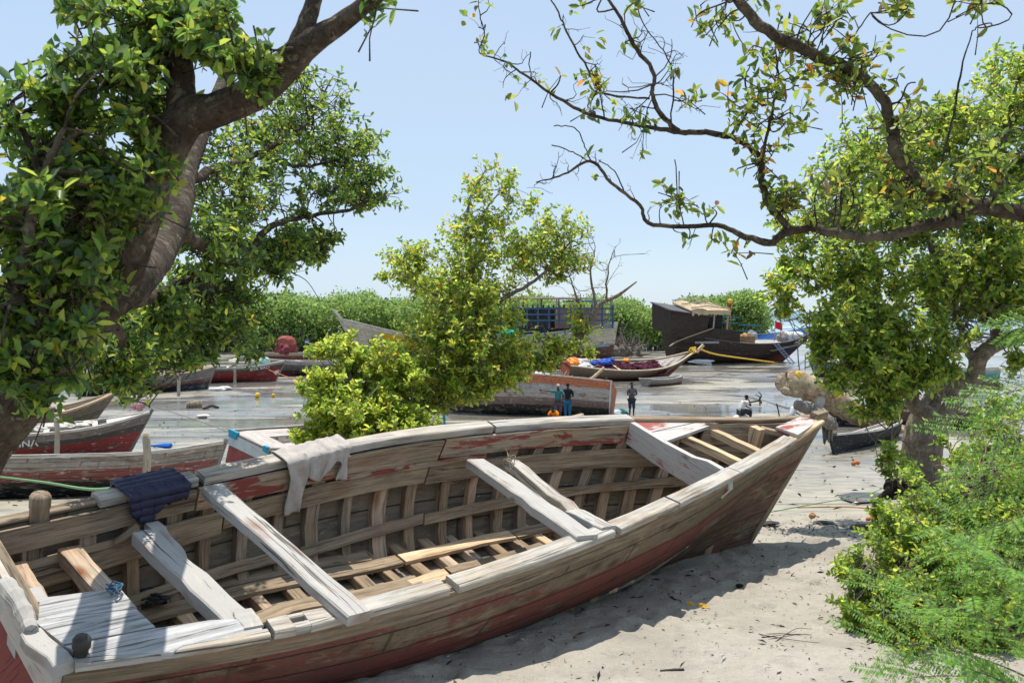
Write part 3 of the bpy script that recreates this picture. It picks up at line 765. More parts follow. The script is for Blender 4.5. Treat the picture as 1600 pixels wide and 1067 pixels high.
plank("deck_plank", [(1212, 667), (1250, 651), (1281, 656), (1247, 679)], hz(.95) + .05, .04, W_WHR)
HB.cap(.877, .985, -1, .07, .035, .002, .04).build("gunwale", W_NEW, boat)
m = MB(); a = HB.p(1, 1, 1) * [1, 0, 1]; m.beam(a + [-.22, 0, .09], a + [.03, 0, .11], .1, .14); m.build("stem_head", W_IN2, boat)

# ------------------------------------------------------------------ things lying on the big boat
def bw(p): return np.array(HM @ Vector(tuple(p)))
CLOTH = plain("faded_grey_cloth", (.43, .40, .37), .95, .18, 14, .1, .3)
NAVY = plain("navy_quilted_nylon", (.022, .024, .06), .55, .25, 10, .4, .2)
def drape(name, t0, t1, lens, fold, mat, label, cat, seed, thick=.006, quilt=0.0, outlen=.06, lift=.014, fr_=15):
    "cloth hung over the far rail: t along the rail, lens(u) metres hanging on the inner side"
    r = np.random.default_rng(seed); nu, nv = 60, 40; G = np.zeros((nu, nv, 3)); ph = r.uniform(0, 6.28, 6)
    for i in range(nu):
        u = i / (nu - 1); t = t0 + (t1 - t0) * u; p = HB.p(t, 1, 1) + [0, 0, HB.hh(t, 1) - HB.h(t)]; tg = HB.p(t + .01, 1, 1) - HB.p(t - .01, 1, 1); nn = nrm([-tg[1], tg[0], 0])
        tg = nrm(tg); L = lens(u); top = .22; tot = outlen + top + L
        for j in range(nv):
            s_ = j / (nv - 1) * tot; fo = fold * (math.sin(u * fr_ + ph[0] + s_ * 3) + .5 * math.sin(u * fr_ * 2.1 + ph[1] - s_ * 5) + .25 * math.sin(u * fr_ * 3.4 + ph[2] + 9 * s_))
            if s_ < outlen: q = p + nn * (.055 + lift) + np.array([0, 0, .08 - (outlen - s_)])
            elif s_ < outlen + top: q = p + nn * (.055 + lift - (s_ - outlen)) + np.array([0, 0, .075 + lift + abs(fo) * .35])
            else:
                d = s_ - outlen - top; q = p + nn * (.055 - top - lift - abs(fo) * min(1, d * 6 + .2) - .01) + np.array([0, 0, .075 - d * .98 + lift]); q = q + tg * (.03 * math.sin(u * 23 + ph[3] + d * 9) * min(1, d * 5) + (0.5 - u) * d * .25)
            if quilt: q = q + (nn * -1 + [0, 0, .4]) * quilt * abs(math.sin(s_ * 48)) ** .6
            G[i, j] = q
    m = MB(); idx = lambda i, j: i * nv + j
    fs = [(idx(i, j), idx(i, j + 1), idx(i + 1, j + 1), idx(i + 1, j)) for i in range(nu - 1) for j in range(nv - 1)]
    V = np.array([bw(q) for q in G.reshape(-1, 3)])
    m.add(V, fs, [[(i_ / 60., 0)] * 4 for i_ in range(len(fs))])
    o = m.build(name, mat, None, True); so_ = o.modifiers.new("thickness", 'SOLIDIFY'); so_.thickness = thick; so_.offset = 0
    return tag(o, label, cat)
def lg(u): return .50 - .36 * float(smooth(.20, .34, u)) + .10 * math.sin(math.pi * float(np.clip((u - .34) / .4, 0, 1))) + .20 * float(smooth(.80, .90, u)) - .05 * u * math.sin(9 * u)
drape("grey_cloth", .252, .322, lg, .026, CLOTH, "faded grey cloth draped over the far rail of the big boat", "cloth", 4)
def lj(u): return .16 + .10 * math.exp(-((u - .30) / .2) ** 2) - .05 * u + .012 * math.sin(40 * u)
drape("navy_jacket", .102, .155, lj, .008, NAVY, "navy quilted jacket slung over the far rail of the big boat", "jacket", 9, .03, .022, .05, .03, 11)
# ------------------------------------------------------------------ boats on the tidal flat
GB = "boats on the shore"
def gpt(px, d):
    p = at(px, 600, d); p[2] = gz(p[0], d); return p
TRIMW = wood("bleached_rail", (.46, .41, .34), grey=(.55, .53, .49), stain=.3, crack=.3)
DKIN = plain("dark_boat_inside", (.10, .085, .07), .9, .35, 4)
GREYIN = wood("grey_boat_inside", (.27, .245, .22), stain=.4, crack=.4)
POLE = wood("mooring_stake", (.36, .30, .22), grey=(.42, .39, .34), stain=.4)

def small_boat(name, label, bow, stern, beam, hs, hullmat, rake=.75, heel=0.0, trim=0.0, sink=.06, rails=True, thwarts=(), deck=None, ribs=0, inmat=None, railmat=None, sb=.72, bow_w=(.55, .97), bp=2.2, cat="boat", railw=.06, nt=30, nv=9):
    """bow/stern: world xy of stem head and transom on the ground; hs heights stern..bow"""
    bow = np.asarray(bow, float)[:2]; stern = np.asarray(stern, float)[:2]
    d = bow - stern; L = float(np.linalg.norm(d)); yaw = math.atan2(d[1], d[0]); mid = (bow + stern) / 2
    z = gz(0, mid[1]) - sink
    M = Matrix.Translation((stern[0], stern[1], gz(0, stern[1]) - sink)) @ Matrix.Rotation(yaw, 4, 'Z') @ Matrix.Rotation(-(math.atan2(gz(0, bow[1]) - gz(0, stern[1]), L) + trim), 4, 'Y') @ Matrix.Rotation(heel, 4, 'X')
    o = thing(name, label, cat, mat=M, group=GB)
    b = beam / 2
    H = Hull(L, L - rake, [b * sb, b * .93, b, b * .95, b * .62, .03], hs, bp=bp, bq=1.2, bow=bow_w, stern_v=.4, rake=.08)
    H.shell(nt, nv, .04).build("hull", hullmat, o, True)
    H.transom(.05).build("transom", hullmat, o)
    inm = inmat or DKIN
    fl = MB(); H.strip(.02, .95, 1, .05, .90, .06, .075, n=16, m=fl); H.strip(.02, .95, -1, .05, .90, .06, .075, n=16, m=fl)
    fl.build("inner_planking", inm, o)
    rm = railmat or TRIMW
    if rails:
        for sd in (1, -1): H.cap(0, .985, sd, railw, .035, -.03, .045, n=24, wob=.003).build("gunwale", rm, o)
    for t in thwarts:
        bb = float(H.b(t)); h = float(H.h(t))
        MB().beam((t * L, -bb, h + .02), (t * L, bb, h + .02), .16, .07).build("thwart", rm, o)
    if deck:
        m = MB(); ts = np.linspace(deck[0], deck[1], 8)
        P = [H.p(t, 1, 1) - [0, .02, .02] for t in ts] + [H.p(t, -1, 1) + [0, .02, -.02] for t in ts[::-1]]
        n = len(ts)
        R = [[H.p(t, 1, 1) - [0, .03, .0], H.p(t, -1, 1) + [0, .03, .0], H.p(t, -1, 1) + [0, .03, -.05], H.p(t, 1, 1) - [0, .03, .05]] for t in ts]
        m.loft(R); m.build("deck", rm, o)
    for i in range(ribs):
        t = .08 + .8 * i / max(1, ribs - 1)
        for sd in (1, -1): H.rib(t, sd, .1, .96, .09, .07, .13, n=5).build("rib", inm, o)
    H.keel(.08, .06).build("keel", hullmat, o)
    o["_L"] = L
    return o, H, M
def lw(M, p): return np.array(M @ Vector(tuple(map(float, p))))

def stake(px, ytop, d, r, label, zoff=0, lean=(0, 0)):
    a = gpt(px, d); t = at(px + lean[0], ytop, d); a[2] -= .2
    m = MB(); P = spline([a, a + (t - a) * .35 + [random.uniform(-.03, .03), 0, 0], a + (t - a) * .7 + [random.uniform(-.03, .03), 0, 0], t], 3)
    m.tube(P, np.linspace(r * 1.1, r, len(P)), 7, .08); o = m.build("mooring_stake", POLE, None, True)
    return tag(o, label, "stake", "mooring stakes beside the boats")

def rope(name, pts, r, mat, label, sag=0, n=10):
    P = spline(pts, n)
    if sag:
        u = np.linspace(0, 1, len(P)); P[:, 2] -= sag * 4 * u * (1 - u)
    return tag(MB().tube(P, r, 5).build(name, mat, None, True), label, "rope")
R_GREEN = plain("green_rope", (.16, .30, .14), .9, .2, 30); R_YEL = plain("yellow_rope", (.62, .40, .03), .8, .15, 30); R_TAN = plain("tan_rope", (.36, .29, .2), .9, .2, 30)
R_GREY = plain("grey_rope", (.22, .20, .18), .9, .2, 30); R_ORG = plain("orange_rope", (.62, .25, .10), .9, .2, 30)

# grey scuffed boat, left, just behind the big one
mt = hull_mat("scuffed_grey_hull", [(0, (.018, .022, .03)), (.36, (.05, .038, .035)), (.48, (.26, .085, .08)), (.72, (.33, .295, .265))], planks=9, base=(.24, .19, .15), wear=.14, scuff=.26, dirt=.55, edge=.05, seam=.6, scuffcol=(.55, .53, .52))
ba, bb = gpt(352, 21.2), gpt(-230, 17.6)
small_boat("fishing_boat", "grey scuffed boat with flaking dull red band, behind the navy jacket", ba, bb, 2.0, [.95, .84, .83, .88, 1.10], mt, rake=.35, heel=-.15, thwarts=(.25, .5), ribs=10, bow_w=(.7, 1.0), railw=.05)
stake(228, 676, 19.2, .075, "knobbly grey stake in front of the grey scuffed boat")
# INA boat
mt = hull_mat("red_hull_grey_topside", [(0, (.10, .022, .022)), (.15, (.30, .045, .042)), (.66, (.085, .078, .072)), (.80, (.23, .20, .18))], planks=8, wear=.05, scuff=.12, dirt=.35, edge=.045, seam=.3)
ia, ib = gpt(236, 30.2), gpt(-150, 27.5)
ob, Hb, Mb = small_boat("fishing_boat", "red boat with grey topside and white letters, behind the grey scuffed boat", ia, ib, 2.0, [1.1, 1.0, 1.02, 1.15, 1.5], mt, rake=.75, heel=.03, thwarts=(.3, .55, .75), deck=(.80, .97))
stake(88, 651, 27.4, .07, "pale stake standing against the red hull with white letters")
def lettering(txt, parent, H, t, sd, dz_, size, mat):
    cu = bpy.data.curves.new("lettering", 'FONT'); cu.body = txt; cu.size = size; cu.extrude = .004; cu.align_x = 'CENTER'; cu.materials.append(mat); cu.offset = .006
    o = bpy.data.objects.new("lettering", cu); COL.objects.link(o); o.parent = parent
    p = H.q(t, sd, H.vz(t, dz_), -.02); du = nrm(H.p(t + .05, sd, H.vz(t, dz_)) - H.p(t - .05, sd, H.vz(t, dz_))); dv = nrm(H.p(t, sd, H.vz(t, dz_ - .08)) - H.p(t, sd, H.vz(t, dz_ + .08)))
    if sd > 0: du = -du
    n = nrm(np.cross(du, dv)); dv = np.cross(n, du)
    _M = Matrix(((du[0], dv[0], n[0], p[0]), (du[1], dv[1], n[1], p[1]), (du[2], dv[2], n[2], p[2]), (0, 0, 0, 1)))
    bpy.context.view_layer.update()
    me = bpy.data.meshes.new_from_object(o.evaluated_get(bpy.context.evaluated_depsgraph_get())); bpy.data.objects.remove(o)
    me.materials.clear(); me.materials.append(mat)
    o = bpy.data.objects.new("lettering", me); COL.objects.link(o); o.parent = parent; o.matrix_local = _M
    return o
WPAINT = plain("white_letter_paint", (.72, .71, .68), .7, .1)
lettering("INA", ob, Hb, .50, -1, .34, .30, WPAINT)
# bundle on its bow, cloths inside
m = MB(); c = lw(Mb, (Hb.L * .95, 0, 1.62))
for i in range(5): m.ball(c + [random.uniform(-.25, .15), random.uniform(-.1, .1), random.uniform(-.05, .12)], random.uniform(.07, .13), 8, 6, .2)
tag(m.build("net_bundle", plain("pink_net", (.40, .22, .22), .9, .5, 12)), "small pinkish net bundle heaped on the tip of the red lettered bow", "net")
m = MB(); 
for i in range(9): m.ball(lw(Mb, (Hb.L * (.52 + .025 * i), random.uniform(-.2, .2), 1.06 + .01 * i)), random.uniform(.13, .2), 8, 6, .25, (1.4, 1, .6))
tag(m.build("sailcloth", plain("dirty_white_cloth", (.55, .52, .46), .95, .3, 5)), "folded dirty white sailcloth inside the red boat with white letters", "cloth")
# third boat, further left
mt = hull_mat("olive_hull_red_bottom", [(0, (.10, .02, .025)), (.12, (.32, .045, .045)), (.55, (.13, .115, .08)), (.72, (.20, .175, .13))], planks=7, wear=.06, scuff=.12, dirt=.5, seam=.4)
ca, cb = gpt(180, 36.5), gpt(-160, 32.5)
oc, Hc, Mc = small_boat("fishing_boat", "olive brown boat with red bottom under the low leaves at left", ca, cb, 2.1, [1.1, 1.05, 1.08, 1.3, 1.85], mt, rake=1.3, thwarts=(.3, .5, .72), railmat=W_NEW, heel=.02)
m = MB()
for i in range(6): m.ball(lw(Mc, (Hc.L * (.5 + .03 * i), random.uniform(-.3, .3), 1.2)), random.uniform(.15, .28), 8, 6, .25, (1.2, 1, .9))
tag(m.build("net_heap", plain("dark_net", (.08, .06, .07), .95, .5, 8)), "dark heaped net in the olive brown boat with red bottom", "net")
# open boat with blue blocks on its white transom (its blunt end faces us)
mt = hull_mat("blue_grey_hull", [(0, (.20, .05, .045)), (.72, (.05, .07, .14)), (.86, (.12, .11, .12))], planks=6, wear=.10, scuff=.15)
ea, eb = gpt(600, 27.0), gpt(377, 22.6)
oe, He, Me = small_boat("fishing_boat", "open grey boat with decked blunt end, blue blocks on its white board, beside the bush", ea, eb, 1.75, [.95, .9, .9, .95, 1.1], mt, rake=.5, heel=.25, sink=-.15, sb=.78, inmat=GREYIN, railmat=GREYIN, railw=.05, ribs=12)
w0 = float(He.b(0))
MB().box((-.06, 0, .78), (.04, w0 * 1.9, .28)).build("white_board", plain("pale_aqua_paint", (.46, .52, .52), .7, .12), oe)
MB().box((-.055, 0, .42), (.05, w0 * 1.7, .42)).build("red_board", plain("dull_red_paint", (.24, .06, .055), .7, .3), oe)
for y in (-.92, .62, .82): MB().box((-.08, w0 * y, .93), (.09, .13, .17)).build("blue_block", plain("turquoise_paint", (.02, .28, .42), .6, .15), oe)
# decked end with a square hatch
m = MB(); hz_ = .93
for x0, x1, y0, y1 in ((.05, .75, -1, 1), (.75, 1.65, .28, 1), (.75, 1.65, -1, -.45), (1.65, 1.85, -1, 1)):
    ym = float(He.b(.1)) * .93; m.box(((x0 + x1) / 2, (y0 + y1) / 2 * ym, hz_ - .02), (x1 - x0 - .004, (y1 - y0) * ym - .004, .04))
m.build("deck", wood("pinkish_grey_deck", (.42, .37, .33), grey=(.46, .42, .39), stain=.2, crack=.3), oe)
m = MB()
for i in range(6): m.ball(lw(Me, (2.1 + random.uniform(-.15, .15), -.55 + random.uniform(-.15, .15), .98 + random.uniform(0, .12))), .14, 8, 6, .25)
tag(m.build("plastic_bag", plain("white_plastic", (.75, .75, .75), .5, .1, 5)), "crumpled white plastic bag on the open grey boat beside the bush", "bag")
c = lw(Me, (1.9, -.5, 1.12)); tag(MB().ball(c, .07, 8, 6, .2).build("red_float", plain("red_plastic", (.55, .03, .05), .5, .1)), "small red float beside the white plastic bag", "float")
m = MB(); c = lw(Mb, (0, 0, 0)); q = gpt(254, 21.0) + [0, 0, .98]
m.loft([[q + [x + .02 * a, .1 * a * .3, .065 * math.sin(k) * rr] + np.array([0, .1 * math.cos(k) * rr, 0]) for a, k in [(0, kk) for kk in np.arange(8) / 8 * 6.28]] for x, rr in ((-.28, .3), (-.2, .35), (-.1, .6), (.05, 1), (.16, 1), (.18, .7))])
tag(m.build("bailer", plain("blue_plastic", (.02, .13, .50), .45, .1)), "blue plastic scoop lying in the grey scuffed boat", "scoop")

# far left moored row
mt = hull_mat("grey_hull_rust_band_navy_foot", [(0, (.02, .03, .055)), (.42, (.20, .065, .05)), (.56, (.22, .20, .19))], planks=7, wear=.1, scuff=.2, dirt=.35)
fa, fb_ = gpt(339, 66), gpt(120, 60)
of, Hf, Mf = small_boat("fishing_boat", "grey boat with navy foot and rusty red bow behind hanging leaves", fa, fb_, 2.4, [1.3, 1.2, 1.2, 1.3, 1.6], mt, rake=.7, thwarts=(.3, .6), railmat=W_NEW)
stake(279, 571, 60.5, .10, "pale stake in front of the grey boat with navy foot")
mt = hull_mat("bright_red_hull", [(0, (.14, .02, .02)), (.12, (.34, .035, .035)), (.72, (.15, .06, .05)), (.9, (.35, .33, .31))], planks=7, wear=.04, scuff=.06, dirt=.3)
ga, gb = gpt(447, 73), gpt(262, 71)
og, Hg, Mg = small_boat("fishing_boat", "bright red boat with small white letters and white patch at the stem", ga, gb, 2.4, [1.2, 1.15, 1.15, 1.25, 1.6], mt, rake=.75, thwarts=(.3, .5), deck=(.8, .97))
lettering("BAK BAO", og, Hg, .79, -1, .30, .36, WPAINT)
vs = [(.97, .40), (.93, .55), (.945, .62), (.985, .62)]
MB().prism([Hg.q(t, -1, v, -.015) for t, v in vs], (0, -.01, 0)).build("white_patch", WPAINT, og)
stake(367, 573, 70, .10, "short pale stake in front of the bright red boat")
for i, (px, c, lab) in enumerate(((366, (.62, .58, .45), "cream sack on the bright red boat"), (392, (.6, .6, .58), "white sack on the bright red boat"), (414, (.35, .55, .5), "pale green bag at the bow of the bright red boat"))):
    tag(MB().ball(gpt(px, 72.6) + [0, 0, 1.45 + .1 * (i == 2)], .34, 9, 7, .18, (1.2, .8, .9)).build("sack", plain("sack_cloth", c, .9, .2)), lab, "sack", "sacks on the bright red boat")
mt = hull_mat("grey_red_hull", [(0, (.05, .02, .02)), (.1, (.16, .03, .035)), (.45, (.16, .15, .14)), (.8, (.45, .43, .41))], planks=7, wear=.06, scuff=.2)
ha_, hb_ = gpt(402, 78), gpt(560, 82)
oh, Hh, Mh = small_boat("fishing_boat", "grey boat with white rim between the red boat and the bush", ha_, hb_, 2.4, [1.2, 1.2, 1.2, 1.3, 1.55], mt, rake=.8, thwarts=(.4, .6), heel=0)
rope("rope", [gpt(420, 72) + [0, 0, .9], gpt(455, 71) + [0, 0, .35], gpt(490, 70)], .035, R_ORG, "thin orange rope from the bright red boat to the mud")
mt = hull_mat("maroon_hull", [(0, (.08, .02, .03)), (.2, (.20, .05, .06)), (.85, (.48, .40, .22))], planks=6, wear=.05, scuff=.1)
ka, kb = gpt(612, 97), gpt(412, 93)
ok_, Hk, Mk = small_boat("fishing_boat", "maroon boat with yellowish rim carrying a red tarpaulin, near the far trees", ka, kb, 2.8, [1.3, 1.25, 1.25, 1.4, 1.8], mt, rake=.9, thwarts=(.4, .6))
m = MB(); c = lw(Mk, (Hk.L * .17, 0, 1.0)); 
prof = [(0, 1.0), (.55, 1.0), (1.1, .95), (1.6, .8), (1.85, .55), (1.95, .1)]
m.loft([[c + np.array([r_ * 1.05 * math.copysign(abs(math.cos(a)) ** .5, math.cos(a)) * (1 + .06 * random.uniform(-1, 1)), r_ * .9 * math.copysign(abs(math.sin(a)) ** .5, math.sin(a)), z_ + random.uniform(-.04, .04)]) for a in np.arange(14) / 14 * 6.283] for z_, r_ in prof])
tag(m.build("tarpaulin", plain("brick_red_tarpaulin", (.27, .055, .045), .7, .35, 1.5, .3, .4)), "brick red tarpaulin over a stack on the maroon boat", "tarpaulin")
m = MB(); c2 = gpt(446, 91) + [0, 0, 1.6]
for i in range(7): m.ball(c2 + [random.uniform(-.5, .2), random.uniform(-.2, .2), random.uniform(-.5, .5)], random.uniform(.2, .36), 8, 6, .2)
tag(m.build("net_heap", plain("maroon_net", (.20, .05, .06), .95, .5, 4)), "maroon net heap beside the brick red tarpaulin", "net")
m = MB(); c = gpt(481, 92) + [0, 0, 1.35]
m.beam(c + [0, 0, .35], c + [0, 0, -.6], .22, .3, up=(0, 1, 0)); m.ball(c + [0, 0, .85], .36, 10, 8, .06, (.85, .9, 1.35))
ob2 = m.build("outboard_motor", plain("black_engine", (.02, .022, .03), .35, .3)); tag(ob2, "black outboard motor at the stern of the maroon boat", "motor")
MB().box(c + [0, -.32, 1.0], (.34, .04, .22)).build("cowl_badge", plain("pale_badge", (.5, .52, .55), .4, .1), ob2)

# yellow banded cargo dhow with blue railed superstructure
mt = hull_mat("cream_and_yellow_hull", [(0, (.07, .03, .03)), (.35, (.15, .07, .06)), (.58, (.60, .53, .40)), (.93, (.66, .61, .52))], planks=9, wear=.05, scuff=.1, dirt=.3)
ja, jb = gpt(528, 85), gpt(948, 92)
oj, Hj, Mj = small_boat("cargo_dhow", "long cream dhow with yellow band and blue railed deckhouse, behind the middle tree", ja, jb, 5.4, [4.3, 3.4, 3.0, 3.3, 4.75], mt, rake=2.6, bp=2.6, railw=.15, nt=40, inmat=DKIN)
Hj.strip(.66, .87, 1, .58, .90, -.02, .0, n=10).build("yellow_panel", plain("yellow_boat_paint", (.60, .36, .02), .6, .15, 2), oj)
MB().tube([Hj.p(1, 1, 1) * [1, 0, 1] + [-.3, 0, -.1], Hj.p(1, 1, 1) * [1, 0, 1] + [.35, 0, .75]], .14, 6).build("stem_head", TRIMW, oj)
BLU = plain("faded_blue_paint", (.045, .10, .17), .7, .3, 2); LBL = plain("pale_blue_grey_planks", (.22, .29, .33), .8, .3, 1.5)
Hj.strip(.02, .42, 1, .55, .995, -.03, .0, n=12).build("blue_grey_topside", LBL, oj)
LJ = Hj.L
def jb_(name, c, s, m_): return MB().box(c, s).build(name, m_, oj)
for z_ in (4.5, 5.05, 5.6):
    for y in (2.45, -2.45): jb_("rail", (LJ * .20, y, z_), (LJ * .38, .09, .16), BLU)
for i in range(10):
    for y in (2.45, -2.45): jb_("rail_post", (LJ * (.015 + .041 * i), y, 4.85), (.14, .14, 2.2), BLU)
jb_("awning", (LJ * .235, 0, 6.55), (LJ * .31, 5.2, .14), plain("sunbleached_awning", (.62, .48, .36), .9, .2, 1))
jb_("awning", (LJ * .08, 0, 6.3), (LJ * .13, 5.0, .12), plain("turquoise_awning", (.06, .30, .45), .8, .2, 1))
for i in range(6):
    for y in (2.3, -2.3): jb_("awning_post", (LJ * (.02 + .07 * i), y, 5.4), (.12, .12, 2.2), POLE)
jb_("cabin", (LJ * .30, 0, 4.6), (LJ * .11, 3.6, 2.2), plain("dark_cabin_planks", (.05, .05, .055), .8, .4, 2))
jb_("cabin_wall", (LJ * .12, -.6, 4.7), (LJ * .2, 3.4, 1.9), plain("peach_cabin_paint", (.45, .30, .22), .8, .3, 1.5))
tag(MB().tube([lw(Mj, (LJ * .72, 1.0, 3.0)), lw(Mj, (LJ * .64, 1.0, 5.1))], .09, 6).build("boat_pole", TRIMW), "white pole leaning on the cream dhow with yellow band", "pole")
m = MB(); 
for i in range(5): m.ball(lw(Mj, (LJ * (.40 + .008 * i), 2.75, 3.3)), .4, 8, 6, .25)
tag(m.build("green_net", plain("bright_green_net", (.03, .38, .20), .9, .3)), "bright green net on the side of the cream dhow", "net")

# net boat, bow to the right
mt = hull_mat("brown_hull_red_bottom", [(0, (.11, .02, .022)), (.1, (.28, .035, .037)), (.50, (.20, .14, .09)), (.86, (.20, .165, .12))], planks=7, wear=.08, scuff=.06, dirt=.35)
na, nb = gpt(1085, 76), gpt(884, 73)
on, Hn, Mn = small_boat("fishing_boat", "brown boat with red bottom heaped with dark nets, yellow rope at its bow", na, nb, 3.3, [1.55, 1.3, 1.2, 1.4, 2.35], mt, rake=2.6, heel=.20, bow_w=(.5, .95), railmat=wood("tan_rail", (.47, .38, .27), stain=.3), thwarts=(.35,), railw=.12, inmat=wood("pale_inside", (.42, .38, .33), stain=.3))
MB().beam((Hn.L - .15, 0, 2.25), (Hn.L + .42, 0, 2.85), .16, .22).build("stem_head", W_NEW, on)
Hn.transom(.06).build("transom_board", plain("orange_red_paint", (.42, .09, .045), .7, .2, 3), on)
bm = MB(); bm.box((-.09, 0, .75), (.05, 2.0, 1.0)); bm.build("transom_panel", plain("orange_red_panel", (.42, .09, .045), .7, .25, 3), on)
def heap(name, M, H, t0, t1, z0, n, r, mat, label, cat="net", yy=.55):
    m = MB()
    for i in range(n):
        t = random.uniform(t0, t1); b_ = float(H.b(t)) * yy
        m.ball(lw(M, (t * H.L, random.uniform(-b_, b_), z0 + random.uniform(-.1, .15))), random.uniform(r * .6, r), 9, 7, .3, (1.3, 1, .75))
    return tag(m.build(name, mat), label, cat)
NET = plain("maroon_black_net", (.075, .022, .035), 1.0, .7, 5, .1, .8)
heap("net_heap", Mn, Hn, .22, .72, 1.0, 46, .42, NET, "dark maroon nets filling the brown boat with red bottom")
heap("tarpaulin", Mn, Hn, .20, .36, 1.45, 12, .32, plain("royal_blue_tarp", (.02, .08, .42), .6, .3, 3), "royal blue tarpaulin on the dark maroon nets", "tarpaulin", .3)
heap("sack", Mn, Hn, .10, .18, 1.35, 6, .35, plain("white_sacks", (.62, .6, .58), .9, .2), "white sacks at the stern of the net boat", "sack", .5)
heap("float", Mn, Hn, .02, .05, 1.55, 3, .38, plain("orange_plastic", (.85, .26, .02), .5, .1), "orange floats at the stern of the net boat", "float", .2)
heap("float", Mn, Hn, .44, .47, 1.5, 2, .24, plain("orange_plastic_2", (.8, .28, .03), .5, .1), "orange float on top of the maroon nets", "float", .2)
stm = lw(Mn, (Hn.L + .1, 0, 2.45))
rope("rope", [stm, at(1120, 554, 80), at(1180, 562.5, 92), gpt(1215, 98)], .07, R_YEL, "yellow rope running from the net boat's bow to the mud")
m = MB()
for i in range(4): m.tube([stm + [-.9 + .12 * i, -.25, -.35], stm + [-.7 + .15 * i, -.3, .05 - .1 * i], stm + [-.2, .2, .1 - .07 * i]], .06, 5)
tag(m.build("rope_coil", R_YEL, None, True), "coil of yellow rope round the net boat's stem", "rope")

# careened hull showing its side
mt = hull_mat("careened_hull", [(0, (.015, .014, .015)), (.2, (.05, .04, .037)), (.34, (.25, .17, .15)), (.50, (.45, .40, .36)), (.81, (.55, .165, .07))], planks=10, wear=.10, scuff=.14, dirt=.35, edge=.09, seam=.25, scuffcol=(.5, .48, .46))
la, lb = gpt(648, 50.5), gpt(955, 48.5)
ol, Hl, Ml = small_boat("fishing_boat", "careened boat leaning over with scraped white side and orange band, men beside it", la, lb, 3.3, [1.75, 1.95, 2.05, 2.0, 1.9], mt, rake=1.6, heel=.26, sink=.25, sb=.80, bow_w=(.6, 1.0), railmat=wood("pale_rim", (.5, .42, .34), stain=.2), thwarts=(.4,), bp=3.0)
w1 = float(Hl.b(0))
Hl.rib(.006, 1, .02, 1.0, .07, -.03, 0.0, n=9).build("transom_edge", plain("white_edge_paint", (.62, .60, .57), .7, .2), ol)
m = MB()
for i in range(16):
    a = lw(Ml, (Hl.L * .25 + random.uniform(-.35, .35), random.uniform(-.3, .3), 1.9)); m.tube([a, a + [random.uniform(-.35, .35), random.uniform(-.2, .2), random.uniform(.2, .65)]], [.05, .015], 4)
tag(m.build("brushwood", plain("pale_twigs", (.5, .46, .38), .9, .3)), "pale brushwood bundle on top of the careened boat", "branches")
m = MB(); c = lw(Ml, (Hl.L * .15, 0, 1.95)); m.tube(spline([c, c + [.4, 0, .1], c + [.85, 0, .45], c + [1.15, 0, .75]], 4), np.linspace(.13, .07, 13), 7, .1)
tag(m.build("crooked_timber", W_NEW, None, True), "crooked pale timber sticking up from the careened boat", "timber")
def small_thing(name, c, r, col, label, cat, n=3, lump=.2, sc=(1, 1, 1)):
    m = MB()
    for i in range(n): m.ball(np.asarray(c) + [random.uniform(-r, r) * .7, random.uniform(-r, r) * .4, random.uniform(0, r) * .6], r * random.uniform(.6, 1), 9, 7, lump, sc)
    return tag(m.build(name, plain(name + "_stuff", col, .8, .3, 8)), label, cat)
# skiff
SKM = hull_mat("skiff_boards", [(0, (.16, .06, .06)), (.5, (.26, .235, .215))], planks=3, wear=.15, scuff=.2)
sa, sb_ = gpt(1066, 70), gpt(1008, 67.5)
os_, Hs, Ms = small_boat("skiff", "tiny flat grey skiff below the net boat's bow", sa, sb_, 1.2, [.60, .55, .55, .58, .66], SKM, rake=.1, sb=.95, bow_w=(.9, 1.1), bp=4, nt=14, nv=6)
# canoe and dark boat at right
CAN = hull_mat("tarred_canoe", [(0, (.012, .013, .018)), (.9, (.02, .022, .03))], planks=3, wear=.03, scuff=.06, base=(.10, .09, .085), dirt=.2, seam=.2)
oa, oo = gpt(1303, 30.8), gpt(1402, 38)
ocn, Hcn, Mcn = small_boat("canoe", "small black tarred canoe with bleached rim left of the right tree trunk", oa, oo, 1.25, [.62, .55, .52, .58, .70], CAN, rake=.15, heel=.22, sb=.5, bow_w=(.55, 1.0), inmat=wood("bleached_inside", (.46, .43, .38), stain=.2), railmat=TRIMW, railw=.07)
MB().box((Hcn.L * .55, .05, .45), (1.0, .5, .06)).build("thwart", plain("pale_blue_board", (.40, .48, .62), .6, .15), ocn)
MB().box((Hcn.L - .18, 0, .70), (.32, .34, .09)).build("bow_block", wood("dark_block", (.10, .09, .08)), ocn)
DKH = hull_mat("dark_brown_hull", [(0, (.012, .014, .022)), (.45, (.075, .042, .035)), (.6, (.11, .075, .06))], planks=6, wear=.05, scuff=.16, dirt=.4, scuffcol=(.35, .3, .26))
pa, pb = gpt(1286, 42.5), gpt(1560, 41)
small_boat("fishing_boat", "dark brown boat behind the black canoe", pa, pb, 2.2, [.95, .85, .85, .95, 1.15], DKH, rake=.6, thwarts=(.4,), railmat=wood("dark_rail", (.16, .12, .1)))
BLH = hull_mat("blue_hull", [(0, (.05, .025, .025)), (.38, (.03, .08, .17)), (.62, (.035, .13, .26)), (.9, (.10, .13, .15))], planks=5, wear=.05, scuff=.08)
qa, qb = gpt(1262, 77), gpt(1400, 79)
oq, Hq, Mq = small_boat("fishing_boat", "blue boat with yellow floats half hidden by the right tree", qa, qb, 2.2, [1.2, 1.1, 1.15, 1.25, 1.6], BLH, rake=.7, thwarts=(.3, .5))
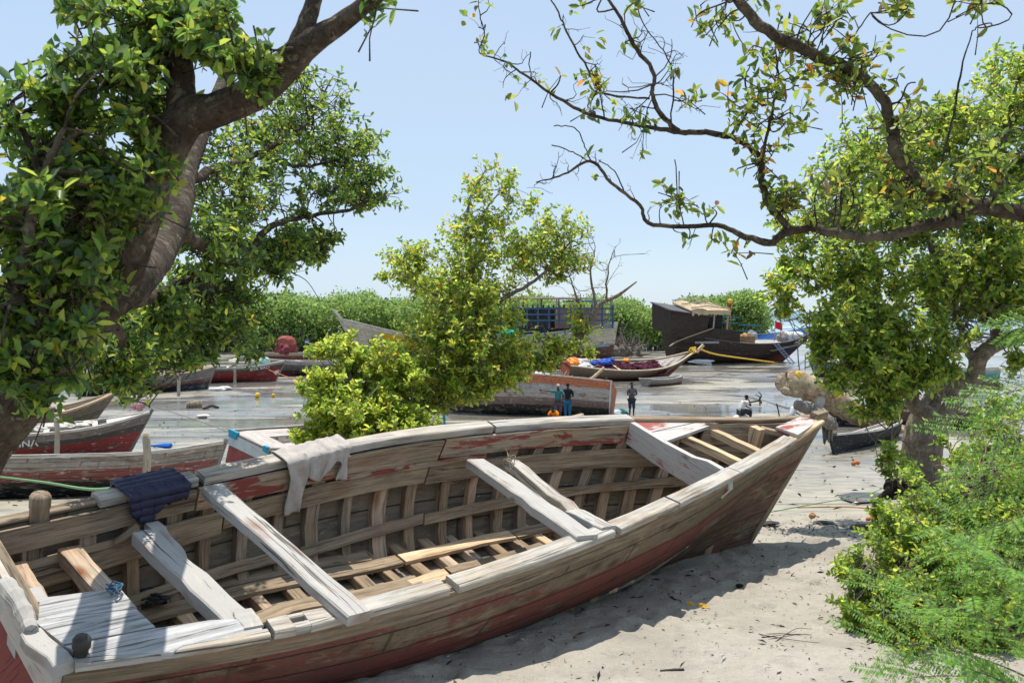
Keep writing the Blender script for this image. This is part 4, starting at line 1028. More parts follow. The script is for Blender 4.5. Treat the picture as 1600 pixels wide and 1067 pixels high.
for px, dy, lab in ((1323, .2, "yellow float on the blue boat, right one"), (1333, -.1, "yellow float on the blue boat, left one")):
    tag(MB().ball(gpt(px, 76.5) + [0, 0, 1.45 + dy], .28, 9, 7, .1).build("float", plain("yellow_plastic", (.75, .42, .02), .5, .1)), "yellow float resting on the blue boat", "float", "yellow floats on the blue boat")
TQH = hull_mat("turquoise_hull", [(0, (.05, .06, .07)), (.3, (.10, .34, .36)), (.75, (.25, .5, .47)), (.9, (.5, .5, .42))], planks=5, wear=.08, scuff=.2)
ta_, tb_ = gpt(1440, 72), gpt(1560, 70)
small_boat("fishing_boat", "pale turquoise boat glimpsed behind the right tree's fork", ta_, tb_, 2.2, [1.2, 1.1, 1.1, 1.2, 1.5], TQH, rake=.7)
tag(MB().beam(gpt(1512, 66) + [0, 0, .7], gpt(1523, 66) + [0, 0, 2.0], .3, .2).build("yellow_board", plain("yellow_board_paint", (.7, .42, .02), .6, .1)), "yellow board leaning by the pale turquoise boat", "board")

# ------------------------------------------------------------------ the black dhow
DK = hull_mat("black_dhow_hull", [(0, (.05, .026, .02)), (.12, (.075, .042, .032)), (.60, (.052, .034, .027)), (.64, (.14, .12, .11)), (.655, (.052, .034, .027))], planks=9, wear=.03, scuff=.03, dirt=.2, base=(.09, .06, .05), seam=.3)
da, db = gpt(1281, 102), gpt(1046, 97.5)
od, Hd, Md = small_boat("cargo_dhow", "large black wooden dhow with boxy stern cabin and blue inside, on the mud flat", da, db, 5.0, [3.6, 2.9, 2.55, 2.8, 4.1], DK, rake=4.6, heel=.17, sink=.1, bp=2.6, bow_w=(.55, 1.0), railw=.12, nt=44, nv=12, sb=.8, railmat=plain("dark_grey_rail", (.14, .13, .125), .8, .3), inmat=plain("dhow_blue_paint", (.015, .10, .32), .6, .25, 1.5))
LD = Hd.L; BLK = wood("black_planking", (.045, .031, .025), grey=(.06, .048, .04), stain=.3); DBL = plain("dhow_blue", (.015, .11, .34), .6, .2, 1.2)
# red boot-top running up to the bow
Hd.strip(.60, .985, -1, .06, lambda t: .12 + .25 * smooth(.6, .95, t), -.012, 0, n=16).build("boot_top", plain("dull_red_bottom_paint", (.22, .05, .04), .75, .35, 2), od)
def dbx(name, c, s, m_, rot=0):
    M_ = Matrix.Rotation(rot, 3, 'Y'); return MB().box(c, s, M_).build(name, m_, od)
for sd in (1, -1): MB().prism([(LD * .02, sd * 2.18, 2.7), (LD * .365, sd * 2.42, 2.55), (LD * .365, sd * 2.42, 3.85), (LD * .19, sd * 2.35, 4.15), (LD * .02, sd * 2.18, 4.3)], (0, -.1 * sd, 0)).build("raised_bulwark", BLK, od)
# overhanging stern box with sloping lid
pz = [(-1.25, 3.95), (2.6, 2.9), (3.1, 5.4), (2.8, 6.05), (-1.35, 6.65)]
MB().prism([(x, 2.3, z) for x, z in [(-1.2, 3.4), (2.5, 3.0), (2.9, 5.25), (-1.4, 5.85)]], (0, -4.6, 0)).build("stern_cabin", BLK, od)
MB().prism([(x, 2.45, z) for x, z in [(-1.55, 5.91), (3.1, 5.28), (3.1, 5.40), (-1.55, 6.03)]], (0, -4.9, 0)).build("cabin_roof", plain("grey_tar_roof", (.085, .085, .09), .7, .3, 2), od)
THM = wood("palm_thatch", (.55, .43, .26), grey=(.5, .40, .27), stain=.3)
m = MB()
for i in range(16): m.tube([(1.0 + .26 * i, -2.3, 5.9 + .15 * math.sin(i * .5) - .012 * i), (1.0 + .26 * i, 2.3, 5.95 + .15 * math.sin(i * .5) - .012 * i)], .16, 6)
m.build("thatch_awning", THM, od)
m = MB()
for y in (-2.3, 0, 2.3): m.tube([(.8, y, 6.2), (2.6, y, 6.4), (5.0, y, 6.1)], .07, 5)
m.build("awning_pole", POLE, od)
m = MB()
for y in (-2.42,):
    R = [[(.85 + 4.2 * q / 60, y, 5.98), (.85 + 4.2 * q / 60, y * 1.01, 5.68 - random.uniform(0, .3)), (.85 + 4.2 * q / 60, y * 1.03, 5.98)] for q in range(61)]
    m.loft(R)
m.build("thatch_fringe", THM, od)
dbx("cabin_wall", (3.7, 0, 4.3), (1.4, 4.2, 2.2), plain("cabin_dark", (.018, .018, .02), .8, .2))
for x in (3.4, 4.9):
    for y in (-2.2, 2.2): MB().tube([(x, y, 3.0), (x, y, 5.9)], .09, 6).build("awning_post", POLE, od)
MB().tube([(5.15, -1.9, 3.0), (5.15, -1.9, 6.75)], .16, 7).build("painted_post", plain("rust_red_post", (.25, .06, .04), .7, .3), od)
MB().ball((5.15, -1.9, 6.8), .26, 9, 7).build("post_knob", plain("yellow_knob", (.75, .42, .05), .5, .1), od)
for z_ in (3.7, 4.3): 
    for y in (-2.35, 2.35): MB().beam((6.2, y, z_ + .2), (8.6, y, z_ + .1), .08, .08).build("deck_rail", DBL, od)
Hd.strip(.36, .96, 1, .60, .995, .06, .10, n=14).build("bulwark_lining", DBL, od)
MB().prism([Hd.p(t, 1, 1) * [1, .9, 1] - [0, 0, .75] for t in (.40, .6, .8)] + [Hd.p(t, -1, 1) * [1, .9, 1] - [0, 0, .75] for t in (.8, .6, .40)], (0, 0, -.08)).build("deck", plain("pale_deck", (.36, .33, .29), .8, .25, 1.5), od)
# tank, cargo
m = MB(); c = (LD * .775, -.5, 2.75)
m.loft([[(c[0] + x, c[1] + r_ * math.copysign(abs(math.cos(a)) ** .5, math.cos(a)) * .8, c[2] + r_ * math.copysign(abs(math.sin(a)) ** .5, math.sin(a)) * .75) for a in np.arange(16) / 16 * 6.283] for x, r_ in ((-.95, .5), (-.9, .78), (-.3, .8), (.3, .8), (.9, .78), (.95, .5))])
ot = tag(m.build("water_tank", plain("white_tank_plastic", (.70, .68, .63), .5, .08)), "white water tank near the bow of the black dhow", "tank"); ot.matrix_world = Md
for x, c_, lab, z_, r_ in ((.455, (.42, .24, .10), "brown wooden crate on the black dhow's deck", 2.6, 0), (.43, (.55, .35, .12), "tan bundle beside the brown crate on the black dhow", 2.75, .38), (.485, (.40, .38, .36), "grey sail bundle on the black dhow's deck", 3.0, .45), (.69, (.36, .30, .25), "brown sack heap beside the white tank of the dhow", 2.75, .48), (.745, (.62, .62, .62), "white bag hanging beside the sack heap on the dhow", 3.1, .25)):
    p = lw(Md, (LD * x, -.9, z_))
    if r_ == 0:
        m = MB(); m.box(p, (1.5, 1.0, .9))
        for i in range(5): m.box(p + [0, -.52, -.38 + .19 * i], (1.54, .05, .13))
        tag(m.build("crate", plain("crate_wood", c_, .8, .3, 3)), lab, "crate")
    else: small_thing("bundle", p, r_, c_, lab, "bundle", 4, .2, (.9, .8, 1.2))
fp = lw(Md, (LD * .62, -1.5, 2.6)); m = MB(); m.tube([fp, fp + [.1, 0, 2.1]], .05, 6)
of_ = tag(m.build("flagpole", POLE), "short pole with a small red flag on the black dhow", "flag")
m = MB(); nf = 7; R = [[fp + [.1 + .12 * i, .08 * math.sin(i), 2.05 - .03 * i + .02 * math.sin(i * 2)], fp + [.1 + .12 * i, .08 * math.sin(i), 1.35 - .05 * i]] for i in range(nf)]
m.loft(R, closed=False, caps=False); fl = m.build("flag", plain("red_flag", (.72, .02, .035), .7, .1), of_); sm_ = fl.modifiers.new("thickness", 'SOLIDIFY'); sm_.thickness = .02
# ladder
la_, lb2 = lw(Md, (LD * .575, -2.42, 2.5)), None
p1 = at(1191, 518, 98.2); p2 = at(1213, 564.5, 96.5); p2[2] = .0; p1 = lw(Md, (LD * .60, -2.55, 2.55)); p2 = lw(Md, (LD * .705, -3.1, .2)); p2[2] = -.02
ol_ = thing("ladder", "blue grey ladder leaning on the black dhow's side", "ladder", p1)
m = MB(); sdv = nrm(lw(Md, (1, 0, 0)) - lw(Md, (0, 0, 0))) * .24
for q in (-1, 1): MB().beam(sdv * q, p2 - p1 + sdv * q, .08, .08).build("rail", plain("ladder_paint", (.20, .27, .36), .7, .2), ol_)
for i in range(9): f_ = (i + .5) / 9; MB().beam((p2 - p1) * f_ - sdv, (p2 - p1) * f_ + sdv, .06, .06).build("rung", plain("ladder_paint_2", (.25, .32, .4), .7, .2), ol_)
rope("rope", [lw(Md, (LD * .19, -2.5, 4.2)), at(1062, 532, 94), at(1046, 541, 92)], .06, R_TAN, "slack pale rope slanting down from the black dhow's bulwark")
MB().ball(lw(Md, (LD * .79, -2.2, 2.75)), .36, 10, 8, .03, (1, .5, 1)).build("tyre_fender", plain("rubber", (.015, .015, .017), .7, .2)); tag(bpy.data.objects["tyre_fender"], "black fender on the bow of the large black dhow", "fender")
m = MB(); m.box((LD * .155, -2.52, 2.75), (2.6, .03, .22)); m.build("name_board", plain("faded_white_board", (.33, .32, .31), .8, .45, 8), od)
# ------------------------------------------------------------------ foliage
def unit(a): return a / (np.linalg.norm(a, axis=-1, keepdims=True) + 1e-9)

def leaf_object(name, pos, dirs, L, Wd, cols, mat, parent=None, fold=.25, seed=0, full=True, droop=.1, upb=.8):
    r = np.random.default_rng(seed); n = len(pos); dirs = unit(dirs)
    up = unit(r.normal(size=(n, 3)) * .75 + [0, 0, upb]); side = unit(np.cross(dirs, up)); nn = np.cross(side, dirs)
    L = (L * r.uniform(.5, 1.25, n))[:, None]; Wd = (Wd * r.uniform(.75, 1.15, n))[:, None]
    b = pos; tip = pos + dirs * L - nn * L * droop
    if full:
        fo = nn * Wd * (fold * r.uniform(.3, 2.2, n))[:, None]
        a1 = pos + dirs * L * .32 + side * Wd * .46 + fo; a2 = pos + dirs * L * .70 + side * Wd * .40 + fo - nn * L * droop * .4
        c1 = pos + dirs * L * .32 - side * Wd * .46 + fo; c2 = pos + dirs * L * .70 - side * Wd * .40 + fo - nn * L * droop * .4
        V = np.stack([b, a1, a2, tip, c2, c1], 1).reshape(-1, 3); k = 6; fc = [(0, 1, 2, 3), (0, 3, 4, 5)]
    else:
        a1 = pos + dirs * L * .5 + side * Wd * .5 + nn * Wd * fold; c1 = pos + dirs * L * .5 - side * Wd * .5 + nn * Wd * fold
        V = np.stack([b, a1, tip, c1], 1).reshape(-1, 3); k = 4; fc = [(0, 1, 2, 3)]
    nf = len(fc); base = np.arange(n)[:, None, None] * k + np.array(fc)[None]
    loops = base.reshape(-1).astype(np.int32)
    me = bpy.data.meshes.new(name); me.vertices.add(len(V)); me.vertices.foreach_set("co", V.astype(np.float32).ravel())
    me.loops.add(len(loops)); me.loops.foreach_set("vertex_index", loops)
    me.polygons.add(n * nf); me.polygons.foreach_set("loop_start", np.arange(n * nf, dtype=np.int32) * 4)
    me.update(calc_edges=True)
    at_ = me.attributes.new("col", 'FLOAT_COLOR', 'POINT'); c4 = np.ones((n, k, 4), np.float32); c4[..., :3] = cols[:, None]
    at_.data.foreach_set("color", c4.ravel()); me.materials.append(mat)
    o = bpy.data.objects.new(name, me); COL.objects.link(o)
    if parent is not None: o.parent = parent
    return o

def palette(n, cols, wts, r, var=.25):
    c = np.array(cols)[r.choice(len(cols), n, p=np.array(wts) / sum(wts))]
    return np.clip(c * (1 + r.uniform(-var, var, (n, 1))) * (1 + r.uniform(-.1, .1, (n, 3))), 0, 1)

class Tree:
    def __init__(s, seed): s.r = np.random.default_rng(seed); s.mb = MB(); s.tw = MB(); s.skel = []; s.P = []; s.D = []
    def limb(s, pts, k=10, rough=.06, n=6, keep=True, wob=0.0):
        "rows (px, py, d, radius)"
        Q = spline([list(at(a, b, c)) + [q] for a, b, c, q in pts], n)
        if wob: Q[:, :3] += s.r.normal(size=(len(Q), 3)) * wob * np.clip(Q[:, 3:], .01, .2)
        s.mb.tube(Q[:, :3], np.maximum(Q[:, 3], .004), k, rough)
        if keep: s.skel += [tuple(q) for q in Q]
        return Q
    def twig(s, a, b, r0, r1=.003, bend=.12, k=4, n=4):
        L = np.linalg.norm(b - a); off = s.r.normal(size=3) * L * bend; off2 = s.r.normal(size=3) * L * bend * .5
        t = np.linspace(0, 1, n + 1)[:, None]; P = a + (b - a) * t + off * np.sin(t * math.pi) + off2 * np.sin(t * 2 * math.pi)
        s.tw.tube(P, np.linspace(r0, r1, n + 1), k); return P
    def clump(s, px, py, d, rx, ry, rd, nsub, ntw, nlf, sub=.45, tl=.22, connect=.8, up=.35, leafl=.08, thick=.010, shell=.5, bare=0.0):
        "an uneven mass of twigs: nsub sub-clumps inside the ellipsoid, ntw twigs each, nlf leaves a twig"
        r = s.r; c = at(px, py, d); R = np.array([rx * d / F, rd, ry * d / F])
        sk = np.array(s.skel) if s.skel else None
        v = unit(r.normal(size=(nsub, 3))) * (r.uniform(0, 1, (nsub, 1)) ** shell); cs = c + v * R
        for q in cs:
            rs = min(R[0], R[2]) * sub * r.uniform(.6, 1.3)
            if sk is not None and r.uniform() < connect:
                dd = np.linalg.norm(sk[:, :3] - q, axis=1) + .25 * np.maximum(0, sk[:, 2] - q[2]); a = sk[dd.argmin()]
                s.twig(a[:3], q, min(max(thick, .004), max(a[3] * .6, .004)), .004, .14, 4, 8)
            nt = max(1, int(ntw * r.uniform(.6, 1.4)))
            tips = q + unit(r.normal(size=(nt, 3))) * (r.uniform(.15, 1, (nt, 1)) ** .6) * rs * [1, 1, .8]
            for tp in tips:
                dr = nrm(tp - q + (q - c) * .35 + [0, 0, up * rs]); ba = tp - dr * tl * r.uniform(.7, 1.1)
                s.twig(q if r.uniform() < .5 else ba - dr * tl * .4, tp, .0045, .002, .08, 3, 2)
                if r.uniform() < bare: continue
                m = max(2, int(nlf * r.uniform(.6, 1.3))); f = np.sort(r.uniform(.15, 1, m)); f[-2:] = 1
                ax = nrm(np.cross(dr, r.normal(size=3))); bx = np.cross(dr, ax); an = np.arange(m) * 2.4 + r.uniform(0, 6)
                s.P.append(ba + (tp - ba) * f[:, None]); s.D.append(dr * r.uniform(.2, .9, (m, 1)) + np.cos(an)[:, None] * ax + np.sin(an)[:, None] * bx + [0, 0, .1])
    def bare_twigs(s, Q, n, l, r0=.006, up=.3, leaf=0.0, gen=2, m=4):
        r = s.r
        for _ in range(n):
            a = Q[r.integers(len(Q) // 6, len(Q))][:3]; d = nrm(r.normal(size=3) + [0, 0, up]); b = a + d * l * r.uniform(.4, 1.2)
            P = s.twig(a, b, r0, r0 * .35, .15, 4, 5)
            for g in range(gen):
                a2 = P[r.integers(2, 6)]; b2 = a2 + nrm(d + r.normal(size=3) * .9) * l * r.uniform(.2, .55); s.twig(a2, b2, r0 * .5, r0 * .25, .15, 3, 3)
                if r.uniform() < leaf:
                    s.P.append(np.repeat(b2[None], m, 0) + r.normal(size=(m, 3)) * .02); s.D.append(unit(r.normal(size=(m, 3))) + nrm(b2 - a2))
    def finish(s, name, label, base, bark, lmat, pal, wts, L, Wd, cat="tree", group=None, full=True, var=.25, twigmat=None, seed=0, trunk="trunk", crown="crown", thing_loc=None, merge=False):
        o = thing(name, label, cat, base, group=group); inv = -np.asarray(base, float)
        def mv(m): m.v = [tuple(np.array(v) + inv) for v in m.v]; return m
        if merge: s.mb.add(s.tw.v, s.tw.f, [[(0, 0)] * len(f) for f in s.tw.f]); s.tw = MB()
        if s.mb.n: mv(s.mb).build(trunk, bark, o, True)
        if s.tw.n: mv(s.tw).build("twigs", twigmat or bark, o, True)
        if s.P:
            P = np.vstack(s.P) + inv; D = np.vstack(s.D)
            leaf_object(crown, P, D, L, Wd, palette(len(P), pal, wts, s.r, var), lmat, o, seed=seed, full=full)
            print(name, len(P), "leaves")
        return o

BARK_D = bark_mat("dark_bark", (.075, .057, .042), (.14, .11, .082), (.19, .165, .115))
BARK_P = bark_mat("pale_bark", (.20, .165, .12), (.32, .27, .20), (.24, .23, .15))
BARK_G = bark_mat("grey_bark", (.22, .18, .14), (.36, .31, .25), (.26, .23, .15))
LEAF_A = leaf_mat("glossy_leaf", .40, .42, .4); LEAF_B = leaf_mat("bright_leaf", .50, .42, .45); LEAF_C = leaf_mat("yellowing_leaf", .48, .42, .4)
GR = [(.085, .165, .03), (.145, .235, .036), (.215, .30, .042), (.30, .36, .05), (.45, .33, .03), (.06, .11, .045)]

# --- big tree at left
T = Tree(11)
tr = [(-330, 1120, 5.03, 0.266), (-170, 880, 4.94, 0.229), (-45, 690, 4.77, 0.200), (50, 575, 4.68, 0.174), (125, 492, 4.68, 0.155), (182, 425, 4.68, 0.141)]
T.limb(tr, 14, .05)
T.limb([(175, 440, 4.68, 0.133), (212, 345, 4.59, 0.115), (248, 255, 4.51, 0.100), (288, 188, 4.42, 0.092), (335, 172, 4.38, 0.078), (385, 152, 4.33, 0.078), (430, 120, 4.25, 0.073), (475, 75, 4.16, 0.061), (535, 35, 4.07, 0.041), (600, -15, 3.98, 0.033)], 12, .05)
T.limb([(284, 195, 4.42, 0.074), (282, 120, 4.46, 0.063), (276, 40, 4.51, 0.056), (290, -60, 4.59, 0.044)], 10, .05)
T.limb([(462, 85, 4.16, 0.052), (478, 40, 4.16, 0.041), (492, -5, 4.16, 0.033), (505, -70, 4.16, 0.030)], 9, .05)
T.limb([(150, 470, 4.77, 0.126), (205, 432, 5.03, 0.133), (250, 385, 6.31, 0.126), (274, 325, 7.00, 0.122), (284, 265, 7.69, 0.122), (305, 222, 8.38, 0.096), (335, 160, 8.93, 0.059), (360, 90, 9.35, 0.045)], 12, .06)
T.limb([(280, 300, 7.28, 0.074), (274, 230, 7.55, 0.059), (262, 150, 7.83, 0.045)], 8, .05)
T.limb([(110, 505, 4.85, 0.089), (165, 480, 6.31, 0.067), (235, 464, 7.42, 0.052), (330, 452, 8.52, 0.045), (405, 430, 9.35, 0.027), (470, 405, 9.90, 0.013)], 8, .06, wob=.3)
T.limb([(235, 464, 7.42, 0.045), (290, 440, 8.24, 0.029), (352, 418, 8.93, 0.023), (440, 398, 9.62, 0.009)], 6, .06, wob=.3)
T.limb([(262, 350, 6.59, 0.059), (320, 385, 7.83, 0.045), (382, 390, 8.80, 0.038), (430, 352, 9.35, 0.032), (480, 338, 9.76, 0.023), (545, 328, 10.18, 0.018), (595, 305, 10.45, 0.009)], 7, .06, wob=.3)
T.limb([(285, 280, 7.55, 0.054), (345, 262, 8.38, 0.036), (420, 232, 9.21, 0.027), (480, 190, 9.76, 0.016), (520, 120, 10.18, 0.007)], 6, .05, wob=.3)
T.limb([(400, 240, 9.07, 0.023), (470, 260, 9.76, 0.018), (540, 250, 10.18, 0.011), (600, 265, 10.45, 0.005)], 5, .05, wob=.3)
T.limb([(150, 480, 4.94, 0.044), (190, 530, 6.87, 0.032), (180, 590, 7.69, 0.018), (190, 630, 7.97, 0.007)], 5, .05, wob=.3)
T.limb([(20, 540, 4.33, 0.044), (40, 420, 3.98, 0.030), (60, 300, 3.96, 0.022), (100, 200, 3.96, 0.011)], 6, .05, wob=.3)
T.limb([(195, 400, 4.59, 0.052), (120, 330, 4.33, 0.030), (60, 260, 4.16, 0.018), (20, 160, 4.07, 0.009)], 6, .05, wob=.3)
# bare twigs low right
for p in [[(455, 425, 9.62, 0.005), (480, 440, 9.76, 0.004), (500, 470, 9.76, 0.002)], [(420, 440, 9.49, 0.005), (400, 480, 9.49, 0.003), (440, 500, 9.62, 0.002)]]: T.limb(p, 4, 0)
near = dict(nlf=8, tl=.22, up=.3)
for a in [(70, 240, 4.39, 100, 90, .5, 13, 6), (190, 90, 4.30, 110, 85, .45, 20, 7), (330, 50, 4.39, 110, 60, .4, 17, 7), (250, 15, 4.39, 160, 40, .4, 15, 6), (120, 170, 4.30, 80, 60, .4, 11, 6),
          (40, 350, 4.21, 80, 100, .5, 15, 7), (130, 330, 4.21, 90, 80, .4, 15, 7), (60, 460, 4.12, 95, 95, .45, 18, 7), (130, 430, 4.21, 60, 60, .3, 8, 7), (55, 560, 4.09, 80, 80, .4, 13, 7), (110, 520, 4.09, 45, 60, .3, 6, 7), (230, 230, 4.21, 50, 70, .3, 6, 6), (390, 90, 4.12, 60, 60, .3, 8, 6), (215, 300, 4.30, 40, 50, .2, 4, 5)]:
    T.clump(*a[:6], a[6], a[7], **near)
for a in [(590, 5, 4.03, 22, 14, .1, 2, 3), (210, 300, 4.21, 20, 20, .1, 2, 3), ]: T.clump(*a[:6], a[6], a[7], **near)
for a in [(200, 340, 4.5, 45, 60, .2, 8, 6), (150, 260, 4.5, 70, 60, .3, 11, 7), (90, 300, 4.4, 90, 70, .3, 13, 7), (240, 160, 4.6, 60, 60, .3, 10, 7), (20, 470, 4.3, 60, 80, .3, 11, 7), (160, 400, 4.5, 40, 50, .2, 5, 6)]: T.clump(*a[:6], a[6], a[7], **near)
near_n = sum(len(p) for p in T.P)
rear = dict(nlf=9, tl=.2, up=.3, thick=.008, sub=.75)
for a in [(450, 170, 9.76, 88, 82, .7, 27, 7), (520, 225, 10.18, 82, 60, .6, 26, 7), (565, 290, 10.45, 49, 49, .5, 18, 7), (400, 235, 9.21, 77, 66, .6, 20, 7), (360, 320, 8.66, 77, 77, .7, 24, 7), (480, 310, 9.76, 77, 33, .4, 13, 6), (460, 380, 9.62, 66, 35, .5, 20, 8), (410, 400, 9.21, 66, 44, .5, 18, 8), (500, 370, 9.90, 33, 33, .3, 9, 7),
          (340, 440, 8.66, 82, 49, .5, 24, 8), (240, 500, 7.69, 88, 44, .5, 27, 8), (330, 510, 8.52, 88, 44, .5, 24, 7), (180, 560, 7.42, 77, 60, .5, 31, 8), (270, 555, 8.24, 77, 27, .4, 18, 7), (395, 545, 9.07, 38, 24, .3, 7, 6), (310, 370, 7.97, 66, 66, .6, 21, 7)]:
    T.clump(*a[:6], a[6], a[7], **rear)
P = np.vstack(T.P); 
o = T.finish("mangrove_tree", "large dark trunked tree leaning in from the left with glossy leaves", at(-330, 1120, 5.03), BARK_D, LEAF_A, GR, [4.5, 4, 2.6, 1.2, .15, 3], .073, .033, group="trees on the shore")
# --- branch hanging in from upper right
T = Tree(5)
bt = (2250, 1180, 5.6, .26)
T.limb([bt, (2120, 760, 5.7, .22), (1950, 480, 5.8, .17), (1780, 362, 5.9, .11), (1600, 334, 6.0, 0.0546), (1525, 324, 6.0, 0.0484), (1490, 338, 6.0, 0.0440)], 12, .06)
A = T.limb([(1500, 345, 6.0, 0.0458), (1440, 352, 6.0, 0.0370), (1380, 370, 6.0, 0.0334), (1310, 365, 6.05, 0.0299), (1265, 357, 6.1, 0.0264), (1232, 362, 6.1, 0.0264), (1200, 378, 6.1, 0.0238), (1160, 368, 6.15, 0.0194), (1120, 354, 6.2, 0.0158), (1020, 351, 6.3, 0.0132), (1000, 322, 6.3, 0.0114), (955, 285, 6.3, 0.0106), (922, 252, 6.35, 0.0097), (880, 273, 6.4, 0.0070), (838, 285, 6.4, 0.0035)], 7, .1, wob=.25)
B = T.limb([(1500, 330, 6.0, 0.0396), (1455, 300, 5.95, 0.0352), (1425, 270, 5.9, 0.0326), (1398, 240, 5.85, 0.0352), (1395, 200, 5.8, 0.0326), (1375, 150, 5.75, 0.0317), (1335, 112, 5.7, 0.0317), (1255, 78, 5.65, 0.0334), (1190, 40, 5.6, 0.0317), (1145, -10, 5.55, 0.0299), (1120, -60, 5.5, 0.0264)], 9, .08, wob=.2)
C_ = T.limb([(1235, 360, 6.1, 0.0220), (1205, 325, 6.1, 0.0229), (1190, 285, 6.15, 0.0229), (1188, 250, 6.15, 0.0202), (1160, 222, 6.2, 0.0176), (1110, 208, 6.2, 0.0176), (1062, 207, 6.25, 0.0176), (1000, 196, 6.3, 0.0132), (930, 182, 6.35, 0.0114), (880, 158, 6.4, 0.0106), (820, 118, 6.45, 0.0079), (785, 95, 6.5, 0.0062), (749, 83, 6.5, 0.0044), (757, 55, 6.5, 0.0035), (750, 25, 6.5, 0.0018)], 7, .1, wob=.25)
D_ = T.limb([(1060, 205, 6.25, 0.0176), (1030, 175, 6.25, 0.0167), (1018, 145, 6.25, 0.0141), (1022, 115, 6.25, 0.0132), (990, 70, 6.25, 0.0141), (970, 30, 6.25, 0.0114), (940, -15, 6.25, 0.0097)], 7, .1, wob=.25)
E_ = T.limb([(1016, 155, 6.25, 0.0070), (960, 150, 6.3, 0.0070), (935, 140, 6.3, 0.0062), (917, 105, 6.35, 0.0070), (888, 55, 6.4, 0.0070), (875, 25, 6.4, 0.0062), (855, -10, 6.4, 0.0044)], 6, .08, wob=.25)
G_ = [T.limb(p, 5, .06, wob=.3) for p in [
 [(1048, 190, 6.2, 0.0053), (1052, 125, 6.2, 0.0062), (1040, 85, 6.2, 0.0044), (1012, 50, 6.2, 0.0026)], [(1190, 250, 6.1, 0.0106), (1205, 180, 6.0, 0.0097), (1215, 130, 5.95, 0.0088), (1212, 80, 5.9, 0.0035)],
 [(944, 185, 6.3, 0.0053), (937, 140, 6.3, 0.0044), (930, 100, 6.3, 0.0026)], [(922, 252, 6.35, 0.0053), (912, 225, 6.35, 0.0035), (898, 200, 6.35, 0.0035), (865, 197, 6.4, 0.0018)], [(920, 252, 6.35, 0.0044), (895, 238, 6.35, 0.0026), (862, 226, 6.4, 0.0018)],
 [(975, 300, 6.3, 0.0053), (962, 270, 6.3, 0.0044), (935, 250, 6.3, 0.0026)], [(1068, 352, 6.2, 0.0044), (1060, 310, 6.2, 0.0035), (1055, 250, 6.2, 0.0018)],
 [(1470, 260, 5.8, 0.0070), (1490, 180, 5.7, 0.0079), (1500, 120, 5.6, 0.0062), (1518, 55, 5.55, 0.0035), (1530, 40, 5.5, 0.0018)], [(830, 125, 6.4, 0.0035), (828, 105, 6.4, 0.0026), (829, 80, 6.4, 0.0018)], [(1290, 100, 5.6, 0.0070), (1330, 60, 5.5, 0.0053), (1360, 20, 5.4, 0.0035)],
 [(1140, 215, 6.2, 0.0106), (1170, 170, 6.1, 0.0079), (1165, 120, 6.1, 0.0053), (1185, 90, 6.0, 0.0026)], [(755, 84, 6.5, 0.0026), (748, 70, 6.5, 0.0018), (742, 66, 6.5, 0.0018)]]]
T.bare_twigs(D_, 13, .30, .005, .2, .1, 3); T.bare_twigs(C_[len(C_) // 3:], 22, .20, .004, .3, .22, 2); T.bare_twigs(E_, 9, .18, .004, .2, .3, 2); T.bare_twigs(A[len(A) // 2:], 16, .16, .004, .3, .1, 2); T.bare_twigs(G_[0], 6, .2, .003); T.bare_twigs(B, 16, .3, .006, .3, .8, 2); T.bare_twigs(G_[1], 8, .25, .004, .3, .7, 2)
ov = dict(nlf=5, tl=.18, up=.2, thick=.006, leafl=.08)
for a in [(1075, 375, 6.2, 1, 1, .05, 1, 2), (1065, 310, 6.2, 32, 36, .1, 4, 2), (1100, 320, 6.2, 29, 20, .1, 2, 2), (1045, 300, 6.2, 13, 23, .1, 1, 2), (930, 125, 6.3, 34, 34, .1, 4, 2), (925, 175, 6.3, 25, 11, .1, 2, 2), (870, 125, 6.4, 17, 11, .05, 1, 2), (1010, 190, 6.25, 34, 20, .1, 3, 2), (1085, 155, 6.15, 28, 34, .1, 3, 2),
          (1150, 180, 6.05, 51, 51, .2, 9, 2), (1215, 110, 5.9, 69, 69, .25, 13, 2), (1275, 55, 5.7, 80, 57, .25, 13, 3), (1120, 30, 5.8, 51, 40, .2, 7, 2), (1340, 75, 5.6, 69, 34, .2, 8, 2), (1330, 130, 5.7, 69, 51, .2, 12, 3), (1400, 190, 5.8, 57, 69, .2, 9, 2), (1240, 190, 6.0, 51, 57, .2, 9, 2), (1190, 250, 6.1, 40, 57, .2, 8, 2),
          (1215, 310, 6.1, 51, 46, .2, 10, 3), (1300, 290, 6.0, 69, 57, .25, 10, 3), (1420, 290, 5.9, 69, 57, .25, 12, 3), (1500, 300, 5.9, 69, 46, .2, 10, 3), (1560, 270, 5.9, 57, 57, .2, 7, 3), (1130, 370, 6.1, 23, 28, .1, 2, 2), (1155, 395, 6.1, 23, 16, .1, 2, 2), (905, 5, 5.9, 23, 11, .05, 1, 2), (995, 8, 5.9, 20, 16, .1, 2, 2), (1395, 10, 5.2, 40, 17, .1, 3, 3), (1530, 5, 5.1, 46, 17, .1, 3, 3), (1525, 40, 5.4, 11, 9, .05, 1, 2)]:
    T.clump(*a[:6], a[6], a[7], **ov)
YG = [(.09, .15, .025), (.14, .20, .03), (.20, .24, .03), (.36, .25, .025), (.40, .22, .03), (.17, .11, .045), (.07, .11, .035)]
T.finish("overhanging_tree", "tree with long bare twisting boughs and sparse yellowing leaves reaching in from upper right", at(*bt[:3]), BARK_D, LEAF_C, YG, [3, 4.5, 4, .55, .25, .4, 2], .078, .034, group="trees on the shore", seed=3, merge=True, trunk="boughs")

